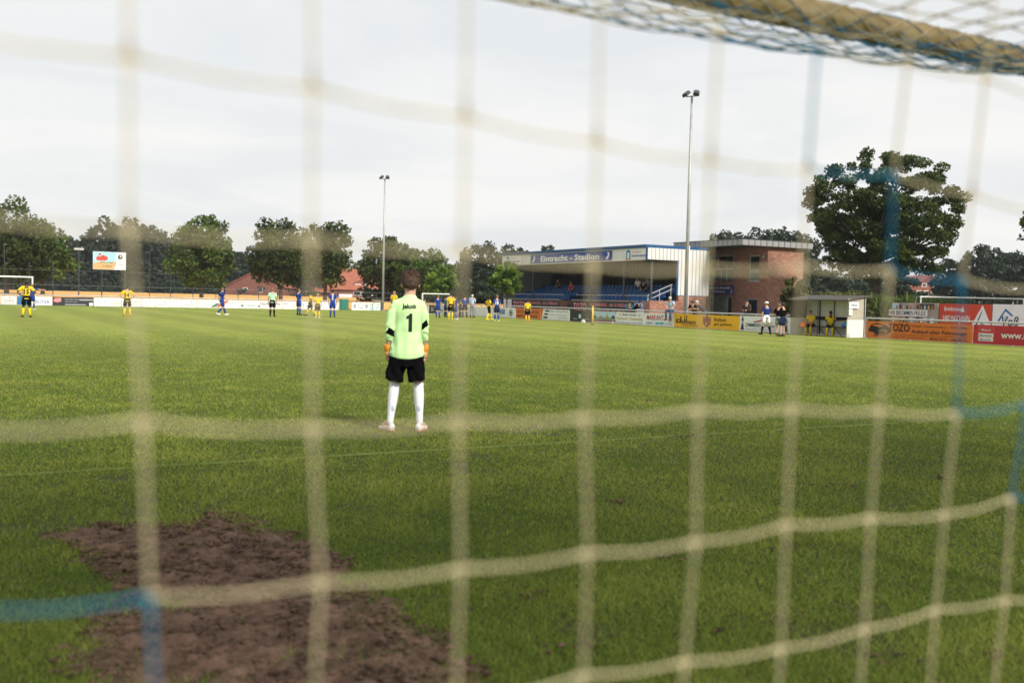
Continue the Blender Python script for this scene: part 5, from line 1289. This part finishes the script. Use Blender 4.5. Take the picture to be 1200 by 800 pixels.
# shirt: loft of torso and sleeves fused by a voxel remesh, then folded
m = MB()
m.rings([(.005,0,.800,.190,.135), (.005,0,.86,.190,.135), (.005,.005,.95,.174,.124), (.008,.008,1.08,.154,.115), (.010,.006,1.20,.156,.116), (.013,0,1.30,.164,.114), (.016,-.005,1.365,.158,.100), (.020,-.005,1.415,.122,.078), (.024,-.003,1.445,.082,.068), (.027,0,1.478,.060,.060)], 28)
for q, s in (('l', -1), ('r', 1)):
    a, b, c = (Vector(KJ[k+q]) for k in 'sew')
    inn = Vector(KJ['ch2']).lerp(a, .5)
    m.tube([inn, a+Vector((-s*.012, 0, -.004)), a.lerp(b, .35)+Vector((s*.012, 0, 0)), a.lerp(b, .75)+Vector((s*.012, 0, 0)), b+Vector((s*.006, 0, 0)), b.lerp(c, .30), b.lerp(c, .52)], [.068, .060, .055, .051, .048, .044, .041], 14)
shirt = m.build('shirt', None, gk)
SHM = mat('neon_green_cloth', (.54,.82,.38), .85, .05, 3, spec=.2)
shirt.data.materials.append(SHM); shirt.data.materials.append(BLK)
md = shirt.modifiers.new('r', 'REMESH'); md.mode = 'VOXEL'; md.voxel_size = .0085
md = shirt.modifiers.new('s', 'SMOOTH'); md.iterations = 5; md.factor = .5
PENDING.append(shirt)
# shorts
m = MB(); m.rings([(.005,0,.70,.150,.12), (.005,0,.78,.182,.126), (.005,0,.86,.178,.122), (.005,0,.95,.15,.11)], 22)
m.tube([(-.085,0,.80), (-.102,.0,.70), (-.126,.0,.57), (-.130,.0,.548)], [(.095,.11), (.098,.105), (.104,.108), (.107,.110)], 18)
m.tube([(.095,0,.80), (.108,.0,.70), (.118,.0,.572), (.122,.0,.550)], [(.095,.11), (.095,.105), (.099,.108), (.101,.110)], 18)
shorts = m.build('shorts', BLK, gk)
md = shorts.modifiers.new('r', 'REMESH'); md.mode = 'VOXEL'; md.voxel_size = .009
md = shorts.modifiers.new('s', 'SMOOTH'); md.iterations = 2; md.factor = .4
PENDING.append(shorts)
SOCK = mat('white_sock_knit', (.80,.80,.84), .85, .04, 12, bump=.3, bscale=60)
for q, s in (('l', -1), ('r', 1)):
    k, a, o = (Vector(KJ[c+q]) for c in 'kat')
    so = MB().tube([k.lerp(a, -.06), k.lerp(a, -.055), k.lerp(a, .08), k.lerp(a, .10), k.lerp(a, .28), k.lerp(a, .5), k.lerp(a, .75), k.lerp(a, .93), a+Vector((0,0,-.035))],
              [(.046,.050), (.053,.057), (.054,.058), (.055,.058), (.056,.063), (.050,.057), (.040,.045), (.036,.042), (.036,.044)], 18).build('sock', SOCK, gk, True)
    MB().ell((0, 0, 0), (.018, .006, .034), 8, 6).build('sock_emblem', mat('pale_blue_mark', (.50,.58,.68), .7, 0), so, True).location = k.lerp(a, .60)+Vector((.012 if s < 0 else -.002, -.050, 0))
    d = (o-a); d.z = 0; d.normalize(); n_ = Vector((-d.y, d.x, 0)); up = Vector((0,0,1))
    # boot: lofted cross sections heel to toe
    mb = MB(); N = 14; prof = [(-.062, .024, .050, .075), (-.045, .034, .046, .092), (-.005, .038, .045, .098), (.045, .037, .040, .080), (.095, .041, .034, .060), (.150, .040, .028, .046), (.185, .026, .022, .034), (.200, .008, .018, .024)]
    for (f, w_, cz, hh) in prof:
        c = Vector((a.x, a.y, 0))+d*f
        for i in range(N):
            an = 2*math.pi*i/N; z = max(.006, cz*.92+math.sin(an)*hh*.5)
            mb.v.append(tuple(c+n_*(w_*math.cos(an))+up*z))
    for i in range(len(prof)-1):
        for j in range(N):
            j2 = (j+1) % N; mb.f.append((i*N+j, i*N+j2, (i+1)*N+j2, (i+1)*N+j))
    mb.f.append(tuple(range(N-1, -1, -1))); mb.f.append(tuple(range((len(prof)-1)*N, len(prof)*N)))
    boot = mb.build('boot', WSH, gk, True)
    sl = MB(); 
    for (f, w_, cz, hh) in prof: 
        c = Vector((a.x, a.y, 0))+d*f; sl.v += [tuple(c-n_*w_*.95+up*.012), tuple(c+n_*w_*.95+up*.012), tuple(c+n_*w_*.9+up*.001), tuple(c-n_*w_*.9+up*.001)]
    for i in range(len(prof)-1):
        for (x, y) in ((0,1),(1,2),(2,3),(3,0)): sl.f.append((i*4+x, i*4+y, i*4+4+y, i*4+4+x))
    sl.f += [(3,2,1,0), tuple((len(prof)-1)*4+k_ for k_ in range(4))]
    sl.build('sole', mat('coral_sole', (.70,.20,.14), .5, 0), boot)
    for sg in (-1, 1):
        st_ = MB().tube([Vector((a.x,a.y,0))+d*.02+n_*sg*.0395+up*.03, Vector((a.x,a.y,0))+d*.06+n_*sg*.0400+up*.055, Vector((a.x,a.y,0))+d*.09+n_*sg*.030+up*.066], .005, 5)
        st_.build('stripe', MATS['coral_sole'], boot)
    # glove: palm, five bent fingers and cuff
    w_, h_ = Vector(KJ['w'+q]), Vector(KJ['h'+q]); dn = (h_-w_).normalized(); fw = Vector((0, 1, 0)); fw = (fw-dn*fw.dot(dn)).normalized(); sd_ = dn.cross(fw)
    GL = mat('orange_glove', (.80,.27,.02), .6, .08, 10); GP = mat('glove_palm', (.55,.36,.24), .7, .1, 10)
    gm = MB(); gm.tube([w_+dn*.005, w_+dn*.03, w_+dn*.07, w_+dn*.10], [(.022,.030), (.022,.038), (.021,.043), (.016,.040)], 12)
    pal = gm.build('glove', GP, gk, True)
    MB().tube([w_-dn*.055, w_-dn*.05, w_+dn*.012, w_+dn*.018], [.032, .036, .036, .033], 12).build('cuff', GL, pal, True)
    # back of hand points outwards, fingers spread along fw, curling inwards
    inw = Vector((-s, 0, 0)); inw = (inw-dn*inw.dot(dn)).normalized()
    for i, (off, ln) in enumerate(((-.030, .060), (-.010, .074), (.010, .080), (.030, .072))):
        b0 = w_+dn*.092+fw*off; b1 = b0+dn*ln*.45+inw*.006; b2 = b1+dn*ln*.35+inw*.018; b3 = b2+dn*ln*.2+inw*.018
        MB().tube([b0, b1, b2, b3], [.0115, .011, .010, .0065], 8).build('finger', GP, pal, True)
    b0 = w_+dn*.035+fw*.036; MB().tube([b0, b0+dn*.03+fw*.018+inw*.008, b0+dn*.062+fw*.022+inw*.014], [.013, .012, .008], 8).build('thumb', GP, pal, True)
    MB().tube([w_+dn*.02-inw*.019, w_+dn*.085-inw*.018], [(.010, .030), (.006, .030)], 8).build('glove_back', GL, pal, True)
# ears, hair, face
hd = Vector(KJ['hd'])
for s in (-1, 1):
    e_ = MB(); e_.ell((0, 0, 0), (.010, .020, .032), 10, 8); o = e_.build('ear', SKIN, gk, True); o.location = hd+Vector((s*.092, -.012, -.020)); o.rotation_euler = (0, 0, R(-24)*s)
    MB().ell((0, 0, 0), (.012, .008, .010), 8, 6).build('eye', BLACK, gk, True).location = hd+Vector((s*.031, .078, .010))
MB().tube([hd+Vector((0, .080, .020)), hd+Vector((0, .103, -.015)), hd+Vector((0, .088, -.022))], [.008, .013, .010], 8).build('nose', SKIN, gk, True)
MB().ell((0, 0, 0), (.024, .008, .006), 8, 6).build('mouth', mat('lip', (.40,.17,.14), .5, 0), gk, True).location = hd+Vector((0, .070, -.052))
def hair():
    rng = np.random.default_rng(8); n = 5200
    u = rng.normal(size=(n, 3)); u /= np.linalg.norm(u, axis=1)[:, None]
    # keep crown, sides and back; leave the face free
    low = np.where(u[:, 1] > .35, .25, np.where(np.abs(u[:, 0]) > .70, .02, -.70))
    u = u[u[:, 2] > low]; n = len(u)
    c = np.array([hd.x, hd.y-.008, hd.z+.020]); rad = np.array([.101, .108, .120])
    nape = np.where((u[:, 2] < -.2), 1-.28*(-u[:, 2]-.2), 1.0)
    root = c+u*rad*nape[:, None]*.93
    root[:, 0] = c[0]+(root[:, 0]-c[0])*np.where(u[:, 2] < -.1, 1-.42*np.clip(-u[:, 2]-.1, 0, .6)/.6, 1)
    flow = np.stack([u[:, 0]*.25+.28*np.sin(u[:, 2]*4+u[:, 0]*3), -.35+0*u[:, 1], -.95+0*u[:, 2]], 1)+rng.normal(0, .28, (n, 3))
    up_ = (u[:, 2] > .55)
    flow[up_] = np.stack([.8*np.sign(u[up_, 0]+.15), -.35*np.ones(up_.sum()), -.05*np.ones(up_.sum())], 1)+rng.normal(0, .35, (up_.sum(), 3))
    flow -= u*(flow*u).sum(1)[:, None]*.85; flow /= np.linalg.norm(flow, axis=1)[:, None]
    ln = rng.uniform(.030, .058, n)[:, None]*np.where(u[:, 2] < -.35, .55, 1)[:, None]
    sd2 = np.cross(flow, u); sd2 /= np.linalg.norm(sd2, axis=1)[:, None]; w = .0045
    mid = root+flow*ln*.5+u*.010; tip = root+flow*ln+u*(.006+rng.uniform(-.004, .008, n)[:, None])
    V = np.stack([root-sd2*w, root+sd2*w, mid+sd2*w*.9, mid-sd2*w*.9, tip], 1).reshape(-1, 3)
    i = np.arange(n)*5
    F = np.concatenate([np.stack([i, i+1, i+2], 1), np.stack([i, i+2, i+3], 1), np.stack([i+3, i+2, i+4], 1)])
    r = np.clip(rng.normal(.4, .25, n), 0, 1); r = np.concatenate([r, r, r])
    hm = leafmat('hair_strands', (.036,.021,.013), (.135,.082,.050), .0)
    o = link('hair', npmesh('hair', V, F, r), hm, gk)
    cap_ = MB(); cap_.ell(tuple(c), tuple(rad*.95), 16, 12)
    # cut the scalp under the strands at the face and neck
    cap_.f = [f for f in cap_.f if not all((cap_.v[k][2]-c[2])/rad[2] < (.25 if (cap_.v[k][1]-c[1])/rad[1] > .35 else -.60) for k in f)]
    cap_.build('scalp_hair', HAIRS['brown'], o, True)
hair()

# turn the modifier stacks into plain meshes
dgp = bpy.context.evaluated_depsgraph_get()
done = [(o, bpy.data.meshes.new_from_object(o.evaluated_get(dgp))) for o in PENDING]
for o, me in done:
    o.modifiers.clear(); o.data = me
    me.polygons.foreach_set('use_smooth', [True]*len(me.polygons)); me.update()
def folds(o, amp, fn, patch=None):
    me = o.data; n = len(me.vertices); a = np.empty(n*3, np.float32); me.vertices.foreach_get('co', a); a = a.reshape(-1, 3)
    nn = np.empty(n*3, np.float32); me.vertices.foreach_get('normal', nn); nn = nn.reshape(-1, 3)
    a = a + nn*(fn(a)*amp)[:, None]; me.vertices.foreach_set('co', a.ravel().astype(np.float32)); me.update()
def shirt_fold(p):
    x, y, z = p[:, 0], p[:, 1], p[:, 2]
    arm = np.abs(x-.01) > .165
    wob = 0.5*np.sin(z*9+x*4)+.35*np.sin(z*17-x*11)
    tor = np.sin(x*62+wob*2.2+z*7)*np.clip((1.32-z)*2.2, 0, 1) + .6*np.sin(x*24-z*26+wob)*np.clip(1.25-np.abs(z-1.15)*3, 0, 1)
    slv = np.sin(z*75+x*40*np.sign(x)+1.5*np.sin(z*23))*1.0
    return np.where(arm, slv*.55, tor*np.clip((z-.80)*7, .12, 1))
folds(shirt, .0062, shirt_fold)
folds(shorts, .008, lambda p: np.sin(p[:, 0]*55+np.sin(p[:, 2]*20)*1.6)*np.clip((.86-p[:, 2])*4, 0, 1))
me = shirt.data
_n = len(me.vertices); _a = np.empty(_n*3, np.float32); me.vertices.foreach_get('co', _a); _a = _a.reshape(-1, 3)
_w = np.clip((.95-_a[:, 2])/.15, 0, 1)*(np.abs(_a[:, 0]) < .2)
_a[:, 2] -= _w*(.030*(1-(_a[:, 0]/.19)**2)-.012)            # the hem hangs lower in the middle
me.vertices.foreach_set('co', _a.ravel()); me.update()
while len(me.materials) < 2: me.materials.append(BLK)
me.materials[0] = SHM; me.materials[1] = BLK
idx = np.zeros(len(me.polygons), np.int32); ce = np.empty(len(me.polygons)*3, np.float32); me.polygons.foreach_get('center', ce); ce = ce.reshape(-1, 3)
def inq(px, pz, quad):
    s = np.ones(len(px), bool)
    for i in range(4):
        (x0, z0), (x1, z1) = quad[i], quad[(i+1) % 4]; s &= ((x1-x0)*(pz-z0)-(z1-z0)*(px-x0)) <= 0
    return s
kz = lambda y: (504.5-y)*.00925; kx = lambda x: (x-475.0)*.00925
back = ce[:, 1] < .04
qL = [(kx(454.5), kz(382.5)), (kx(460.6), kz(387.0)), (kx(460.6), kz(394.5)), (kx(450.6), kz(389.5))]
qR = [(kx(492.2), kz(378.5)), (kx(497.8), kz(372.5)), (kx(500.2), kz(379.5)), (kx(492.2), kz(386.0))]
idx[(inq(ce[:, 0], ce[:, 2], qL) | inq(ce[:, 0], ce[:, 2], qR)) & back] = 1
me.polygons.foreach_set('material_index', idx); me.update()
# lettering on the back follows the cloth
def on_back(s, cx, cz, h, w, bold, name):
    if bold is None:                 # the bold figure one: stem, flag and slanted shoulder
        tm = bpy.data.meshes.new(name); q = [(-.008, -.0975), (.029, -.0975), (.029, .0975), (.004, .0975), (-.010, .078), (-.033, .068), (-.033, .040), (-.008, .047)]
        tm.from_pydata([(x_, 0, z_) for x_, z_ in q], [], [tuple(range(len(q)))])
    else: tm = text_mesh(s, h, w, bold)
    bm = bmesh.new(); bm.from_mesh(tm); bmesh.ops.triangulate(bm, faces=bm.faces)
    for k in range(2): bmesh.ops.subdivide_edges(bm, edges=[e_ for e_ in bm.edges if e_.calc_length() > .012], cuts=1)
    bmesh.ops.triangulate(bm, faces=bm.faces)
    for v in bm.verts:
        x, z = v.co.x+cx, v.co.z+cz
        ok, loc_, nr, _ = shirt.ray_cast(Vector((x, -1, z)), Vector((0, 1, 0)))
        v.co = Vector((x, (loc_.y if ok else -.12)-.006, z))
    bm.to_mesh(tm); bm.free()
    return link(name, tm, BLACK, gk)
bpy.context.view_layer.update()
on_back('Jakob', kx(477.5), kz(358.7), .066, .152, .032, 'shirt_name')
on_back('1', kx(478.0), kz(377.0), .195, .058, None, 'shirt_number')

# ------------------------------------------------------------------ the goal in front of the camera, with its net
GV, NV = 2.50, .689                                # goal line and back of the net
GU0, GU1 = 1.30-3.66, 1.30+3.66
BARC = mat('tan_bar', (.40,.29,.12), .6, .25, 5, spec=.3)
goal = thing('football_goal', 'near goal with tan crossbar and beige and blue net right in front of the camera', 'goal', (1.30, GV, 0))
MB().tube([(-3.72, 0, 2.43), (3.72, 0, 2.43)], .052, 14).build('crossbar', BARC, goal, True)
for x in (-3.66, 3.66): MB().tube([(x, 0, 0), (x, 0, 2.38)], .06, 14).build('post', BARC, goal, True)
for x in (-3.66, 3.66): MB().tube([(x, 0, 2.43), (x, -.9, 2.43), (x, NV-GV-.02, 2.25)], .022, 8).build('net_stay', GREYM, goal, True)
MS = .12
I0, I1 = -20, 41
u_at = lambda i: .0965+MS*i
ZR0 = 1.594
# rows: 0 is the one above the goalkeeper; positive rows go down, negative ones up and over the roof
def prof(s, amp):
    """roof of the net from the top of the back (s=0) to the crossbar (s=1)"""
    y = NV-.07+(GV-.03-NV+.07)*s
    zt = 2.19+(2.44-2.19)*s
    sag = amp*(1-(abs(s-.62)/.62)**1.9 if s < .62 else 1-((s-.62)/.38)**2.2)
    return y, zt-sag
ROOFN = 19; TOPROW = -5
rj = random.Random(21)
JIT = {}
ZFIX = {0: {0: .002, 1: -.003, 2: -.005, 3: .0, 4: .0, 5: .003, 6: .012, 7: .004}, 1: {}}
def node(i, j):
    u = u_at(i)
    f = (u-GU0)/(GU1-GU0); amp = .280*max(0.0, 4*f*(1-f))**1.45
    if j >= TOPROW:
        z = ZR0-.119*j-.010*max(0, i)/7-(.014*max(0, i)/7 if j <= 0 else 0)+(.017 if j == 1 else 0)+(.010 if j == 0 and i == 0 else .020 if j == 0 and i < 0 else 0)
        jx, jz = JIT.setdefault((i, j), (rj.gauss(0, .0022), rj.gauss(0, .0035)))
        return Vector((u+.055*(ZR0-z)+jx, NV+.0935*(ZR0-z)+jz*.6, max(.02, z+jz+(.004*math.sin(i*1.3+j)))))
    s = min(1.0, (TOPROW-j)/ROOFN)
    jx, jz = JIT.setdefault((i, j), (rj.gauss(0, .006), rj.gauss(0, .004)))
    y, z = prof(s, amp); u -= .05*(1-s)**2
    if s < .02 or s > .98: jz = 0
    return Vector((u+jx, y, z+jz))
JB = 14
CORD = mat('beige_net_cord', (.60,.52,.32), .8, .12, 60); CORDB = mat('blue_net_cord', (.008,.165,.30), .8, .12, 60)
JT = TOPROW-ROOFN
twine = {}
for i in range(I0, I1+1):
    for j in range(JT, JB+1):
        if i < I1: twine.setdefault(i-j, []).append(((i, j), (i+1, j), 0))
        if j < JB: twine.setdefault(i-1-j, []).append(((i, j), (i, j+1), 1))
go = Vector((1.30, GV, 0))
for k in sorted(twine):
    mb = MB()
    for (a, b, vert) in twine[k]:
        A, B = node(*a), node(*b)
        sg = 0 if vert else .0045
        roof = a[1] < TOPROW
        P = [A, A.lerp(B, .14)-Vector((0, 0, sg*.5)), A.lerp(B, .5)-Vector((0, 0, sg)), A.lerp(B, .86)-Vector((0, 0, sg*.5)), B]
        rr = [.0024, .00138, .00132, .00138, .0024]
        if roof: P = [P[0], P[2], P[4]]; rr = [.0024, .0017, .0024]
        mb.tube([p_-go for p_ in P], rr, 5 if roof else 6, True)
    blue = (k % 9) == 5 or k in (30, 31, 33, 34, 36, 38, 39, 40, 42, 43, 45, 46)
    o = mb.build('net_cord', CORDB if blue else CORD, goal, True)
    if blue: o['label'] = 'blue net cord running in steps'
# net wrapped tightly round the crossbar
for k in range(4):
    for sg in (-1, 1):
        P = []
        for n_ in range(0, 241):
            x = -3.6+7.2*n_/240; a = sg*(x/.62)*2*math.pi+k*math.pi/2
            P.append((x, .055*math.cos(a), 2.43+.055*math.sin(a)))
        MB().tube(P, .0022, 4, False).build('wrap_cord', CORDB if k == 3 else CORD, goal, True)

# ------------------------------------------------------------------ thin summer haze
hz = MB().box(-2600, -310, -1.1, 2600, 3600, 20.0)
hm = bpy.data.materials.new('haze'); hm.use_nodes = True
ht = hm.node_tree; ht.nodes.clear(); ho_ = ht.nodes.new('ShaderNodeOutputMaterial'); pv = ht.nodes.new('ShaderNodeVolumePrincipled')
pv.inputs['Color'].default_value = (.88, .93, 1.0, 1); pv.inputs['Density'].default_value = 0.00020; pv.inputs['Anisotropy'].default_value = 0.2
ht.links.new(pv.outputs[0], ho_.inputs['Volume'])
finish(hz.build('haze', hm), kind='stuff')
